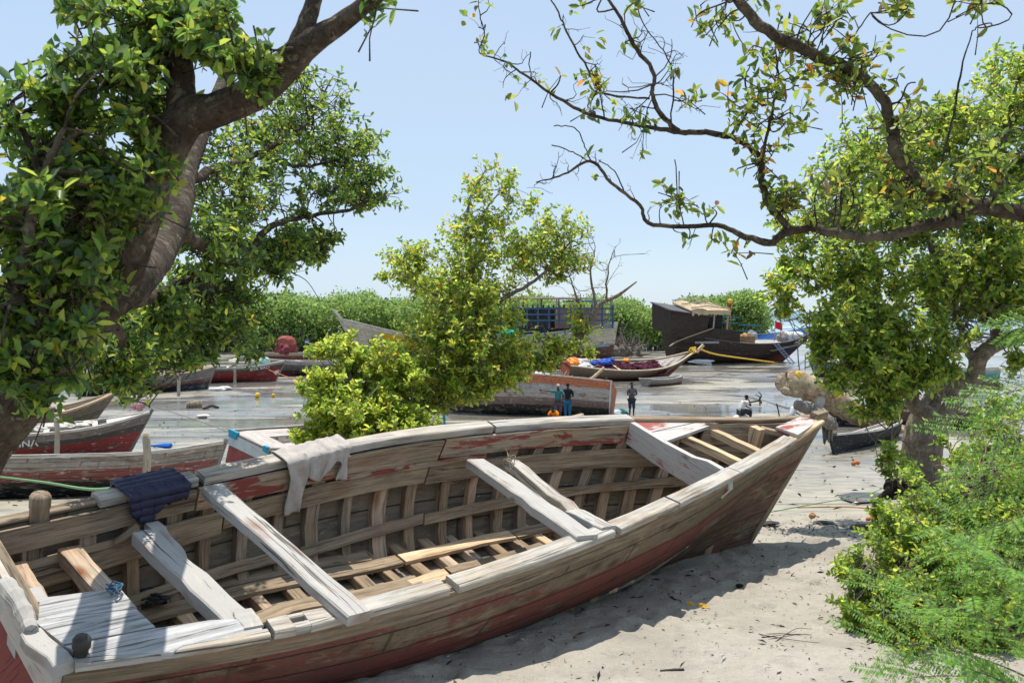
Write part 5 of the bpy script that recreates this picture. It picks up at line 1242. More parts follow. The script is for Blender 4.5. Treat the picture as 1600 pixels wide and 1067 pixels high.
# --- tree at right with its trunk on the sand
T = Tree(21)
T.limb([(1462, 835, 14.2, .36), (1446, 770, 14.1, .31), (1440, 715, 14.0, .29), (1448, 670, 14.0, .285), (1470, 632, 14.0, .26), (1495, 606, 13.9, .2), (1518, 598, 13.8, .16)], 14, .05)
T.limb([(1510, 605, 13.9, .15), (1524, 585, 13.8, .125), (1530, 560, 13.7, .115), (1552, 540, 13.6, .11), (1590, 526, 13.4, .1), (1660, 510, 13.2, .08)], 10, .05)
T.limb([(1510, 600, 13.9, .1), (1545, 600, 13.8, .08), (1568, 606, 13.7, .05)], 8, .06)
T.limb([(1526, 575, 13.8, .08), (1512, 545, 13.7, .06), (1500, 510, 13.6, .05), (1470, 430, 13.6, .05), (1440, 330, 13.6, .04), (1420, 230, 13.6, .02)], 8, .06, wob=.3)
T.limb([(1455, 660, 13.9, .14), (1420, 610, 13.6, .1), (1380, 560, 13.4, .07), (1340, 480, 13.2, .05), (1310, 400, 13.2, .03), (1290, 320, 13.2, .015)], 8, .06, wob=.3)
T.limb([(1425, 615, 13.6, .06), (1380, 610, 13.2, .045), (1320, 560, 12.9, .03), (1270, 540, 12.8, .012)], 6, .06, wob=.3)
T.limb([(1560, 535, 13.6, .08), (1545, 440, 13.6, .06), (1550, 330, 13.7, .05), (1570, 220, 13.8, .03), (1590, 120, 13.9, .015)], 8, .06, wob=.3)
rt = dict(nlf=10, tl=.3, up=.45, thick=.014, sub=.8)
for a in [(1420, 220, 14.0, 90, 55, .9, 22, 8), (1330, 260, 13.6, 60, 60, .8, 15, 8), (1500, 230, 14.0, 80, 70, .9, 22, 8), (1585, 170, 14.0, 60, 80, .9, 22, 8), (1330, 340, 13.4, 75, 70, .9, 24, 8), (1420, 330, 13.6, 90, 70, 1.0, 30, 8), (1530, 330, 13.6, 90, 80, 1.0, 30, 8), (1270, 410, 13.2, 55, 45, .7, 14, 8), (1350, 430, 13.2, 80, 60, .9, 28, 8), (1450, 430, 13.4, 90, 70, 1.0, 30, 8), (1560, 430, 13.6, 80, 60, .9, 22, 8),
          (1400, 510, 13.2, 90, 50, .8, 30, 8), (1320, 510, 12.9, 60, 45, .7, 20, 8), (1280, 545, 12.8, 40, 25, .5, 8, 8), (1380, 570, 13.0, 70, 45, .7, 24, 8), (1310, 590, 12.8, 35, 30, .4, 6, 7), (1430, 580, 13.2, 55, 40, .7, 16, 8), (1375, 625, 13.0, 50, 32, .6, 14, 8), (1560, 490, 13.4, 50, 25, .5, 9, 7), (1590, 455, 13.4, 40, 40, .6, 10, 8), (1470, 520, 13.4, 40, 40, .6, 9, 7), (1230, 450, 13.0, 30, 30, .4, 5, 7), (1225, 480, 12.9, 25, 10, .3, 3, 6), (1390, 710, 12.6, 35, 30, .4, 5, 6), (1590, 560, 13.0, 30, 15, .3, 4, 7), (1590, 110, 14.2, 45, 40, .8, 12, 8), (1590, 260, 14, 50, 80, .9, 22, 8), (1480, 170, 14.2, 70, 35, .8, 12, 7), (1380, 270, 13.9, 80, 60, .9, 18, 8), (1590, 370, 13.7, 50, 80, .9, 20, 8), (1250, 350, 13.3, 35, 30, .5, 6, 7), (1450, 560, 13.3, 50, 40, .6, 14, 8), (1340, 560, 12.9, 60, 40, .6, 16, 8), (1530, 470, 13.6, 60, 30, .6, 10, 8)]:
    T.clump(*a[:6], a[6], a[7], **rt)
# grey dead twigs near the fork
Q = np.array(T.skel); Qs = Q[(Q[:, 0] > at(1495, 0, 13.6)[0])]
for _ in range(70):
    a = at(1540 + T.r.normal() * 30, 520 + T.r.normal() * 14, 13.4); b = a + nrm([T.r.normal() - .6, T.r.normal() * .4 - .3, T.r.normal() * .4 + .25]) * T.r.uniform(.4, 1.1); T.twig(a, b, .007, .003, .15, 4, 4)
T.finish("mangrove_tree", "full green tree at right with thick forked trunk standing at the sand's edge", at(1462, 835, 14.2), BARK_G, LEAF_B, GR, [2, 4, 5, 3.5, .25, 1], .105, .05, group="trees on the shore", twigmat=BARK_P, seed=4)

# --- middle tree leaning to the right
T = Tree(31)
T.limb([(575, 800, 15.4, .26), (592, 720, 15.4, .2), (620, 655, 15.4, .17), (690, 622, 15.5, .15), (770, 598, 15.6, .12), (830, 572, 15.8, .09), (880, 548, 15.9, .07), (915, 515, 16, .055), (935, 478, 16.1, .04), (965, 462, 16.2, .03), (995, 440, 16.2, .01)], 9, .08)
T.limb([(690, 622, 15.5, .09), (735, 560, 15.6, .075), (752, 500, 15.7, .065), (735, 430, 15.8, .05), (728, 370, 15.9, .035), (735, 310, 16, .022), (760, 265, 16, .01)], 7, .06, wob=.4)
T.limb([(745, 480, 15.7, .05), (800, 460, 15.8, .04), (850, 425, 15.9, .025), (890, 380, 16, .01)], 6, .06, wob=.4)
T.limb([(730, 380, 15.9, .025), (765, 320, 16, .015), (800, 285, 16, .008)], 5, .05, wob=.4)
T.limb([(745, 500, 15.7, .04), (690, 470, 15.6, .03), (640, 430, 15.5, .015), (625, 400, 15.5, .008)], 6, .05, wob=.4)
for p in [[(932, 485, 16.1, .03), (922, 430, 16.1, .018), (930, 390, 16.1, .008), (925, 370, 16.1, .004)], [(948, 470, 16.1, .02), (950, 420, 16.1, .012), (962, 385, 16.1, .004)], [(915, 515, 16, .03), (900, 460, 16, .016), (885, 420, 16, .008)]]:
    q = T.limb(p, 5, .05, wob=.5); T.bare_twigs(q, 8, .5, .007, .5, .0, 3)
q = T.limb([(880, 548, 15.9, .03), (860, 530, 15.8, .02), (850, 520, 15.8, .01)], 5); T.bare_twigs(np.array(T.skel[-30:]), 8, .6, .006, .4)
md = dict(nlf=8, tl=.26, up=.4, thick=.010, sub=1.0)
for a in [(760, 290, 16, 50, 33, .6, 12, 6), (735, 345, 15.9, 39, 49, .6, 13, 7), (790, 340, 16, 67, 30, .6, 10, 6), (840, 320, 16, 33, 19, .3, 5, 5), (880, 360, 16, 44, 33, .4, 12, 6), (820, 390, 15.9, 95, 44, .8, 29, 8), (730, 400, 15.8, 67, 38, .7, 20, 8), (650, 400, 15.5, 50, 27, .5, 12, 6), (660, 430, 15.5, 78, 35, .7, 22, 8), (880, 410, 16, 39, 30, .4, 12, 8), (740, 460, 15.7, 78, 44, .8, 27, 8), (700, 500, 15.4, 58, 55, .8, 32, 8), (730, 540, 15.4, 89, 55, .9, 40, 9), (650, 570, 15.2, 61, 46, .7, 29, 9), (790, 500, 15.6, 50, 27, .5, 9, 7), (720, 590, 15.3, 67, 38, .7, 24, 8), (800, 545, 15.5, 50, 27, .5, 16, 8), (680, 620, 15.2, 67, 24, .5, 13, 8), (760, 600, 15.4, 28, 27, .3, 6, 7), (605, 430, 15.5, 16, 11, .2, 2, 5), (720, 605, 15.2, 67, 24, .4, 13, 8), (770, 585, 15.3, 56, 24, .4, 13, 8)]:
    T.clump(*a[:6], a[6], a[7], **md)
for a in [(870, 540, 15.8, 50, 24, .4, 16, 8), (905, 505, 16, 28, 22, .3, 6, 6), (840, 565, 15.7, 39, 15, .3, 9, 7), (925, 545, 16, 15, 13, .2, 2, 6)]: T.clump(*a[:6], a[6], a[7], **md)
T.finish("leaning_tree", "loose crowned tree leaning right in the middle, with bare grey twigs at its tip", at(575, 800, 15.4), BARK_G, LEAF_B, GR, [1, 3, 5, 5, .8, .3], .088, .046, group="trees on the shore", seed=5)

# --- bright bush behind the far rail
T = Tree(41)
T.limb([(560, 830, 14.6, .12), (565, 740, 14.6, .1), (560, 660, 14.6, .07), (545, 580, 14.6, .03)], 7, .06)
T.limb([(512, 700, 14.4, .07), (508, 670, 14.4, .06), (500, 640, 14.4, .03)], 6, .05)
T.limb([(565, 740, 14.6, .06), (610, 680, 14.6, .05), (650, 650, 14.6, .02)], 6, .05)
bs = dict(nlf=11, tl=.2, up=.5, thick=.01, sub=.65)
for a in [(545, 545, 14.8, 45, 32, .6, 15, 8), (500, 540, 14.8, 20, 16, .3, 4, 7), (600, 590, 14.8, 70, 45, .9, 28, 9), (530, 600, 14.6, 50, 45, .8, 24, 9), (505, 650, 14.4, 40, 40, .6, 20, 9), (560, 665, 14.3, 65, 50, .9, 36, 10), (630, 665, 14.4, 50, 38, .7, 24, 9), (590, 640, 14.4, 60, 40, .7, 22, 9), (660, 680, 14.5, 28, 18, .4, 8, 8), (470, 690, 14.2, 25, 18, .3, 5, 7), (480, 620, 14.5, 20, 25, .3, 5, 7), (550, 705, 14.2, 60, 22, .5, 14, 9)]:
    T.clump(*a[:6], a[6], a[7], **bs)
T.finish("green_bush", "round bright yellow green bush just behind the big boat's far rail", at(560, 830, 14.6), BARK_G, LEAF_B, GR, [.6, 2.5, 5, 7, .25, .1], .095, .052, cat="bush", group="bushes on the shore", seed=6)

# --- bush at lower right
T = Tree(51)
b0_ = ground_at(1500, 985)
for p in [[(1500, 985, 8.0, .05), (1480, 900, 8.2, .035), (1440, 820, 8.6, .015)], [(1520, 980, 8.0, .05), (1540, 880, 8.4, .03), (1530, 770, 9, .012)], [(1480, 985, 8.0, .04), (1420, 930, 7.8, .025), (1350, 880, 7.8, .01)]]: T.limb(p, 5, .05)
rb = dict(nlf=11, tl=.15, up=.5, thick=.007, sub=.6)
for a in [(1350, 900, 7.9, 40, 60, .35, 20, 9), (1400, 950, 7.6, 70, 60, .5, 34, 10), (1420, 870, 8.1, 60, 60, .5, 32, 10), (1390, 820, 8.6, 45, 45, .4, 16, 9), (1460, 800, 9.0, 70, 45, .6, 26, 9), (1500, 900, 8.2, 80, 70, .7, 44, 10), (1580, 850, 8.4, 60, 80, .7, 34, 10), (1480, 980, 7.4, 80, 50, .5, 32, 10), (1560, 980, 7.4, 60, 60, .5, 28, 10), (1540, 760, 9.4, 60, 60, .6, 24, 9), (1570, 690, 9.8, 40, 50, .5, 16, 8), (1510, 700, 9.9, 40, 40, .4, 10, 7), (1330, 960, 7.6, 25, 30, .2, 6, 8), (1430, 740, 9.8, 25, 22, .3, 4, 6), (1560, 630, 10, 40, 30, .4, 7, 6), (1590, 760, 9.0, 50, 60, .5, 24, 9), (1530, 830, 8.6, 70, 50, .6, 30, 10), (1450, 850, 8.2, 50, 40, .4, 16, 9), (1560, 920, 7.8, 60, 50, .5, 26, 10), (1420, 1000, 7.2, 60, 40, .4, 20, 9)]:
    T.clump(*a[:6], a[6], a[7], **rb)
T.finish("shrub", "dense small leaved shrub on the sand at lower right", b0_, BARK_G, LEAF_B, GR, [2, 4, 5, 3, .12, 1], .056, .033, cat="bush", group="bushes on the shore", seed=7)

# --- feathery acacia-like plant close by at right
def fern_plant(name, label, base, fronds, seed):
    r = np.random.default_rng(seed); o = thing(name, label, "plant", base, group="feathery plants at right"); st = MB(); P = []; D = []; U = []
    inv = -np.asarray(base)
    for (a, b, d0, d1) in fronds:
        p0 = at(*a, d0); p1 = at(*b, d1); L = np.linalg.norm(p1 - p0); sag = np.array([0, 0, -.18 * L])
        st.tube(spline([base + (p0 - base) * 0, base + (p0 - base) * .5 + [.1, 0, .1], p0], 4) + inv, np.linspace(.010, .004, 9), 5)
        t = np.linspace(0, 1, 9); C = p0 + (p1 - p0) * t[:, None] + sag * (t ** 2)[:, None] - sag * t[:, None] * .6
        st.tube(C + inv, np.linspace(.004, .0015, 9), 4)
        dr = unit(np.gradient(C, axis=0)); up = nrm(r.normal(size=3) * .35 + [0, -.5, .8])
        for i, f in enumerate(np.linspace(.15, 1, 7)):
            c = p0 + (p1 - p0) * f + sag * f * f - sag * f * .6; dd = dr[min(8, int(f * 8))]; sd = nrm(np.cross(dd, up))
            for s_ in (-1, 1):
                pd = nrm(dd * .75 + sd * s_ * (.8 - .3 * f) + r.normal(size=3) * .06 - [0, 0, .12]); pl = L * .50 * (1 - .45 * abs(f - .45)) * r.uniform(.85, 1.1)
                e = c + pd * pl; st.tube(np.array([c, (c + e) / 2 - [0, 0, -.01], e]) + inv, .0008, 3)
                ps = nrm(np.cross(pd, up)); m = 25; q = np.linspace(.05, 1, m)[:, None]
                for s2 in (-1, 1):
                    P.append(c + pd * pl * q); D.append(pd * .45 + ps * s2 * np.ones((m, 1)) + r.normal(size=(m, 3)) * .08 - np.array([0, 0, .1]))
    P = np.vstack(P) + inv; D = np.vstack(D)
    leaf_object("fronds", P, D, .030, .0085, palette(len(P), [(.11, .245, .035), (.155, .30, .045), (.08, .18, .04)], [3, 2, 2], r, .2), LEAF_FERN, o, full=False, seed=seed, fold=.05, upb=2.0)
    st.build("stems", BARK_P, o, True)
LEAF_FERN = leaf_mat("feathery_leaf", .42, .45, .35)
r_ = np.random.default_rng(77)
def fr(lst): return lst
fern_plant("feathery_shrub", "soft feathery fronds in front of the shrub at the right edge, lower plant", np.array([2.6, 3.9, gz(0, 3.9)]),
  [((1620, 1020), (1425, 905), 3.9, 3.6), ((1610, 1060), (1400, 985), 3.6, 3.4), ((1640, 1080), (1430, 1040), 3.4, 3.3), ((1660, 960), (1490, 800), 3.8, 3.7), ((1660, 1040), (1500, 930), 3.5, 3.3), ((1680, 1000), (1560, 860), 3.4, 3.3), ((1620, 1100), (1520, 1035), 3.3, 3.2)], 1)
fern_plant("feathery_shrub", "soft feathery fronds reaching in at the right edge, upper plant", np.array([3.1, 4.5, gz(0, 4.5)]),
  [((1680, 650), (1515, 665), 4.2, 4.0), ((1690, 600), (1540, 612), 4.2, 4.2), ((1680, 790), (1500, 830), 4.0, 3.7), ((1690, 700), (1535, 735), 4.1, 4.0), ((1710, 525), (1585, 505), 4.3, 4.3), ((1690, 850), (1530, 900), 3.8, 3.7)], 2)

# ------------------------------------------------------------------ far mangroves
LEAF_F = leaf_mat("far_leaf", .30, .55, .3)
FGR = [(.14, .24, .06), (.20, .31, .075), (.26, .36, .09), (.11, .18, .065)]
def thicket(name, label, px0, px1, d0, d1, tops, seed, n, cat="mangroves", kind="stuff", leaf=.42, base_py=None):
    r = np.random.default_rng(seed); tp = np.array(tops, float); P = []; D = []; m = MB(); 
    for i in range(n):
        px = r.uniform(px0, px1); f = r.uniform() ** 1.3; d = d0 + (d1 - d0) * f
        top = np.interp(px, tp[:, 0], tp[:, 1]) + 7 * math.sin(px * .071 + seed) * math.sin(px * .023) - 3 + abs(r.normal()) * 10 + (1 - f) * 22 * r.uniform(.2, 1)
        c = at(px, top, d); h = c[2] - gz(0, d); R = r.uniform(.16, .26) * h + .5
        k = int(80 * r.uniform(.5, 1.4)); v = unit(r.normal(size=(k, 3)) + [0, -.3, .25]) * (r.uniform(0, 1, (k, 1)) ** .35); nn = 7
        q = c - [0, 0, R * .9] + v * [R * 1.15, R, R]
        q = np.vstack([q, c - [0, 0, h * .5] + unit(r.normal(size=(60, 3))) * [R * 1.1, R, h * .38]])
        sp = np.repeat(q, 4, 0) + r.normal(size=(len(q) * 4, 3)) * .28; P.append(sp); D.append(r.normal(size=sp.shape) + [0, 0, .4])
        b = np.array([c[0], c[1], gz(0, d)])
        for _ in range(3): m.tube([b + [r.uniform(-1.2, 1.2), r.uniform(-1, 1), 0], b + [r.uniform(-.5, .5), 0, h * .3], c - [r.uniform(-.6, .6), 0, R]], [.12, .09, .04], 4)
    P = np.vstack(P); D = np.vstack(D); print(name, len(P))
    o = leaf_object(name, P, D, leaf, leaf * .62, palette(len(P), FGR, [3, 4, 3, 2], r, .25), LEAF_F, full=False, seed=seed, upb=.5, fold=.1)
    tag(o, label, cat, kind=kind); st = m.build("stems", BARK_G, o, True)
    return o
thicket("mangrove_thicket", "long dense green mangrove belt behind the moored boats at left", -120, 720, 122, 142, [(-120, 470), (60, 468), (250, 470), (330, 462), (400, 456), (440, 454), (500, 458), (545, 450), (580, 460), (640, 465), (720, 462)], 1, 330, leaf=.46)
thicket("mangrove_thicket", "mangrove stand between the two dhows", 600, 1045, 128, 146, [(600, 462), (760, 460), (900, 462), (945, 466), (985, 462), (1010, 464), (1035, 470), (1045, 485)], 2, 150, leaf=.46)
thicket("mangrove_thicket", "rounded mangrove clump behind the black dhow", 1062, 1192, 175, 190, [(1062, 468), (1090, 458), (1120, 458), (1150, 452), (1178, 460), (1192, 482)], 3, 80, leaf=.62)
# dead root tangle beside the second stand
r = np.random.default_rng(8); m = MB()
for _ in range(150):
    a = gpt(r.uniform(930, 1000), r.uniform(112, 118)); a[2] += r.uniform(0, .6); b = a + [r.normal() * 1.1, r.normal() * .8, abs(r.normal()) * 1.5]
    m.tube(spline([a, (a + b) / 2 + r.normal(size=3) * .3, b], 3), np.linspace(.11, .03, 7), 4)
for _ in range(14):
    m.ball(gpt(r.uniform(955, 1000), 112) + [0, 0, r.uniform(.2, .9)], r.uniform(.3, .7), 8, 6, .3)
tag(m.build("root_tangle", plain("grey_dead_roots", (.17, .14, .12), .95, .5, 1)), "grey tangle of dead roots left of the black dhow's stern", "driftwood")
# ------------------------------------------------------------------ people
def skin_mesh(name, joints, edges, mat, parent, sub=1, root=0):
    names = list(joints); ix = {k: i for i, k in enumerate(names)}
    me = bpy.data.meshes.new(name); me.from_pydata([joints[k][:3] for k in names], [(ix[a], ix[b]) for a, b in edges], [])
    me.materials.append(mat); o = bpy.data.objects.new(name, me); COL.objects.link(o); o.parent = parent
    md = o.modifiers.new("skin", 'SKIN'); md.use_smooth_shade = True
    for k in names:
        v = me.skin_vertices[0].data[ix[k]]; r = joints[k][3]; v.radius = r if hasattr(r, "__len__") else (r, r); v.use_root = ix[k] == root
    s = o.modifiers.new("subdivision", 'SUBSURF'); s.levels = sub; s.render_levels = sub
    return o
SKIN = plain("dark_brown_skin", (.055, .030, .020), .5, .15, 20, .4, .05); HAIR = plain("black_hair", (.010, .009, .009), .85, .2, 60)
def cloth_m(n, c): return plain(n, c, .9, .18, 9, .15, .25)
def person(label, loc, rot, pose, shirt, bottom, hat=None, long=False, sleeves=.5, group="people at the tidal flat", scale=1.0):
    o = thing("person", label, "person", loc, rot, group); o.scale = (scale,) * 3
    J = dict(pelvis=(0, 0, .93, (.15, .11)), belly=(0, .01, 1.10, (.145, .105)), chest=(0, .01, 1.32, (.165, .115)), collar=(0, 0, 1.45, (.10, .08)), neck=(0, .01, 1.52, .052), jaw=(0, .035, 1.58, (.062, .072)), head=(0, .02, 1.655, (.075, .092)), crown=(0, .01, 1.715, (.06, .075)))
    for s, q in (("l", -1), ("r", 1)):
        J["sh" + s] = (.19 * q, 0, 1.41, .062); J["el" + s] = (.24 * q, -.02, 1.14, .043); J["wr" + s] = (.25 * q, .05, .90, .028); J["ha" + s] = (.25 * q, .08, .82, (.022, .038))
        J["hi" + s] = (.095 * q, 0, .86, .095); J["kn" + s] = (.10 * q, .02, .48, .062); J["an" + s] = (.10 * q, -.02, .09, .038); J["to" + s] = (.115 * q, .15, .03, (.045, .03))
    for k, v in pose.items(): J[k] = tuple(v) + (J[k][3],)
    E = [("pelvis", "belly"), ("belly", "chest"), ("chest", "collar"), ("collar", "neck"), ("neck", "jaw"), ("jaw", "head"), ("head", "crown")]
    for s in "lr":
        E += [("collar", "sh" + s), ("sh" + s, "el" + s), ("el" + s, "wr" + s), ("wr" + s, "ha" + s), ("pelvis", "hi" + s), ("hi" + s, "kn" + s), ("kn" + s, "an" + s), ("an" + s, "to" + s)]
        h = np.array(J["ha" + s][:3]); d = nrm(h - np.array(J["wr" + s][:3])); a = nrm(np.cross(d, [.3, .9, .2])); b = np.cross(d, a)
        for i, (off, ln) in enumerate(((-.026, .062), (-.009, .074), (.009, .070), (.026, .054))):
            p = h + a * off + d * .02; q = p + d * ln * .55 + b * .008; e = p + d * ln + b * .026
            J[f"f{s}{i}a"] = (*p, .009); J[f"f{s}{i}b"] = (*q, .009); J[f"f{s}{i}c"] = (*e, .007); E += [("ha" + s, f"f{s}{i}a"), (f"f{s}{i}a", f"f{s}{i}b"), (f"f{s}{i}b", f"f{s}{i}c")]
        p = h - d * .02 + a * .04; e = p + a * .025 + d * .035; J[f"t{s}a"] = (*p, .010); J[f"t{s}b"] = (*e, .008); E += [("ha" + s, f"t{s}a"), (f"t{s}a", f"t{s}b")]
    hd = np.array(J["head"][:3]); up = nrm(np.array(J["crown"][:3]) - np.array(J["jaw"][:3])); fw = nrm(np.array(J["jaw"][:3]) - np.array(J["neck"][:3]) - up * .05); fw = nrm(fw - up * (fw @ up)); sd = np.cross(fw, up)
    J["nose"] = (*(hd + fw * .098 - up * .012), .012); E.append(("head", "nose"))
    skin_mesh("body", J, E, SKIN, o, 1)
    def sub(keys, grow, ed, cut={}):
        K = {k: J[k] for k in keys}
        for k, (a, b, f) in cut.items():
            A, B = np.array(J[a][:3]), np.array(J[b][:3]); K[k] = (*(A + (B - A) * f), .05 if "el" in b or "wr" in b else .085)
        G = {}
        for k, v in K.items():
            r = v[3]; G[k] = (*v[:3], tuple(x + grow for x in r) if hasattr(r, "__len__") else r + grow)
        return G, ed
    ks, es = ["pelvis", "belly", "chest", "collar", "shl", "shr"], [("pelvis", "belly"), ("belly", "chest"), ("chest", "collar"), ("collar", "shl"), ("collar", "shr")]
    G, e = sub(ks, .018, es + [("shl", "sll"), ("shr", "slr")], {"sll": ("shl", "ell", sleeves), "slr": ("shr", "elr", sleeves)})
    G["collar"] = (*J["collar"][:3], (.10, .075)); skin_mesh("shirt", G, e, shirt, o, 1)
    cut = {"cl": ("knl", "anl", .85 if long else .05), "cr": ("knr", "anr", .85 if long else .05)}
    G, e = sub(["pelvis", "hil", "hir", "knl", "knr"], .02, [("pelvis", "hil"), ("pelvis", "hir"), ("hil", "knl"), ("hir", "knr"), ("knl", "cl"), ("knr", "cr")], cut)
    for k in ("cl", "cr"): G[k] = (*G[k][:3], .062 if long else .085)
    skin_mesh("trousers" if long else "shorts", G, e, bottom, o, 1)
    m = MB(); c = hd + up * .025 - fw * .012
    R = []
    for i in range(6):
        a = i / 5 * 1.75; rr = math.sin(a); zz = math.cos(a)
        R.append([c + (sd * math.cos(b) * .086 + fw * math.sin(b) * .104 * (1 if math.sin(b) < 0 or i < 4 else .8)) * max(rr, .02) + up * .10 * zz for b in np.arange(12) / 12 * 6.283])
    m.loft(R); m.build("cap" if hat else "hair", hat or HAIR, o, True)
    for q in (-1, 1):
        m = MB(); m.ball(hd + fw * .082 + sd * q * .032 + up * .012, .011, 6, 5); m.build("eye", plain("eye_white", (.6, .58, .55), .3, .05, bump=0), o)
        m = MB(); m.ball(hd + sd * q * .082 - up * .005, .026, 6, 5, 0, (.45, .7, 1.1)); m.build("ear", SKIN, o, True)
    return o
def stand_at(px, py): return tuple(ground_at(px, py) - [0, 0, .01])
cross = dict(ell=(-.25, .06, 1.14), elr=(.25, .06, 1.14), wrl=(.03, .20, 1.20), wrr=(-.03, .23, 1.16), hal=(.11, .18, 1.22), har=(-.11, .20, 1.15))
person("standing man with crossed arms in grey t-shirt and navy shorts", stand_at(987, 652), math.pi + .25, cross, cloth_m("grey_tshirt", (.11, .12, .13)), cloth_m("navy_shorts", (.03, .04, .075)), sleeves=.7)
person("man in teal shirt and cap with arm stretched to the careened boat", stand_at(872, 658), .1, dict(ell=(-.46, .10, 1.44), wrl=(-.70, .18, 1.46), hal=(-.79, .2, 1.47), elr=(.30, -.16, 1.16), wrr=(.08, -.20, 1.02), har=(0, -.19, 1.0)), cloth_m("teal_shirt", (.045, .17, .18)), cloth_m("mauve_shorts", (.10, .075, .09)), hat=cloth_m("pink_cap", (.5, .36, .33)), sleeves=.8)
person("man in black top and blue jeans beside the teal shirted man", stand_at(887, 655), -.3, dict(elr=(.26, .08, 1.14), wrr=(.16, .24, 1.1), har=(.10, .30, 1.1)), cloth_m("black_top", (.018, .02, .024)), cloth_m("blue_jeans", (.03, .13, .24)), long=True, sleeves=.9)
person("crouching person in bright orange shirt behind the big boat's rail", stand_at(869, 668), 2.6, dict(pelvis=(0, -.12, .30), belly=(0, 0, .48), chest=(0, .13, .64), collar=(0, .22, .74), neck=(0, .28, .78), jaw=(0, .35, .80), head=(0, .37, .87), crown=(0, .36, .93), shl=(-.18, .2, .70), shr=(.18, .2, .70), ell=(-.24, .34, .48), elr=(.24, .34, .48), wrl=(-.14, .46, .32), wrr=(.14, .46, .32), hal=(-.1, .50, .26), har=(.1, .50, .26), hil=(-.1, -.08, .3), hir=(.1, -.08, .3), knl=(-.17, .32, .44), knr=(.17, .32, .44), anl=(-.13, .1, .08), anr=(.13, .1, .08), tol=(-.14, .26, .03), tor=(.14, .26, .03)), cloth_m("orange_shirt", (.85, .24, .01)), cloth_m("dark_shorts", (.03, .03, .035)), sleeves=.7)
sit = dict(pelvis=(0, -.05, .44), belly=(0, 0, .60), chest=(0, .09, .80), collar=(0, .16, .92), neck=(0, .2, .97), jaw=(0, .26, 1.0), head=(0, .27, 1.08), crown=(0, .26, 1.14), shl=(-.18, .15, .88), shr=(.18, .15, .88), ell=(-.2, .34, .66), elr=(.18, .40, .70), wrl=(-.08, .5, .56), wrr=(.07, .36, .93), hal=(-.05, .55, .53), har=(.05, .33, 1.0), hil=(-.1, 0, .42), hir=(.1, 0, .42), knl=(-.14, .42, .50), knr=(.14, .42, .50), anl=(-.12, .38, .08), anr=(.12, .38, .08), tol=(-.12, .54, .03), tor=(.12, .54, .03))
ps = ground_at(1158, 662)
po = person("seated person in white and yellow shirt holding hand to face", tuple(ps + [0, 0, .12]), -1.35, sit, cloth_m("white_shirt", (.66, .64, .58)), cloth_m("charcoal_trousers", (.05, .05, .055)), long=True, sleeves=.6)
skin_mesh("sash", {"a": (0, -.03, .50, (.175, .135)), "b": (0, 0, .62, (.17, .13))}, [("a", "b")], cloth_m("yellow_band", (.7, .42, .03)), po, 1)
m = MB()
for i in range(5): m.ball(ps + [random.uniform(-.25, .25), random.uniform(-.1, .15), .2], .26, 9, 7, .15, (1.1, .9, .8))
tag(m.build("sack", plain("white_sackcloth", (.62, .60, .56), .9, .15), None, True), "white sack under the seated person in white and yellow", "sack")
person("small crouched person in white shirt partly hidden behind the grey bundle", tuple(ground_at(1237, 664)), -1.2, {k: (v[0], v[1], v[2] - .12) if k[:2] not in ("an", "to") else v for k, v in sit.items()}, cloth_m("white_shirt_2", (.6, .6, .6)), cloth_m("dark_trousers", (.05, .06, .08)), long=True, sleeves=.4)
person("person standing behind the careened boat with only the head showing", tuple(gpt(948, 53.5)), 2.8, cross, cloth_m("cream_shirt", (.5, .46, .38)), cloth_m("grey_shorts", (.12, .12, .12)), scale=.93)

# ------------------------------------------------------------------ driftwood, stump, bundle, litter
m = MB(); LP = spline([list(at(*p[:3])) + [p[3]] for p in [(1221, 596, 37.4, .20), (1224, 597, 37.5, .40), (1230, 598, 37.5, .48), (1242, 599, 37.6, .50), (1262, 605, 37.8, .50), (1290, 618, 38, .48), (1320, 636, 38.2, .46), (1350, 652, 38.6, .44), (1390, 672, 39.2, .40), (1430, 684, 39.6, .3)]], 5)
m.tube(LP[:, :3], LP[:, 3], 16, .10)
lo = m.build("log", bark_mat("bleached_log", (.30, .22, .15), (.50, .42, .31), (.55, .46, .28), .5), None, True)
tag(lo, "thick bleached knobbly fallen log jutting out left of the right tree", "log")
m = MB()
for i in range(9):
    q = LP[random.randrange(2, 30)]; a_ = random.uniform(0, 6.28); m.ball(q[:3] + [0, -abs(math.cos(a_)) * q[3] * .9, math.sin(a_) * q[3] * .9], random.uniform(.06, .13), 7, 5, .3)
m.build("knots", bpy.data.materials["bleached_log"], lo, True)
m = MB(); m.tube(spline([at(1255, 612, 37.6), at(1235, 612, 37.2), at(1222, 609, 37.0)], 4), np.linspace(.25, .12, 9), 8, .1); m.build("stub", bpy.data.materials["bleached_log"], lo, True)
m = MB()
for px, py, r_2, c in ((1247, 580, .16, 0), (1308, 608, .2, 0), (1312, 601, .14, 0)): m.ball(at(px, py + 6, 37.3), r_2, 8, 6, .2)
tag(m.build("rag", plain("yellow_rag", (.7, .45, .03), .8, .2)), "yellow scraps caught on the bleached fallen log", "rags")
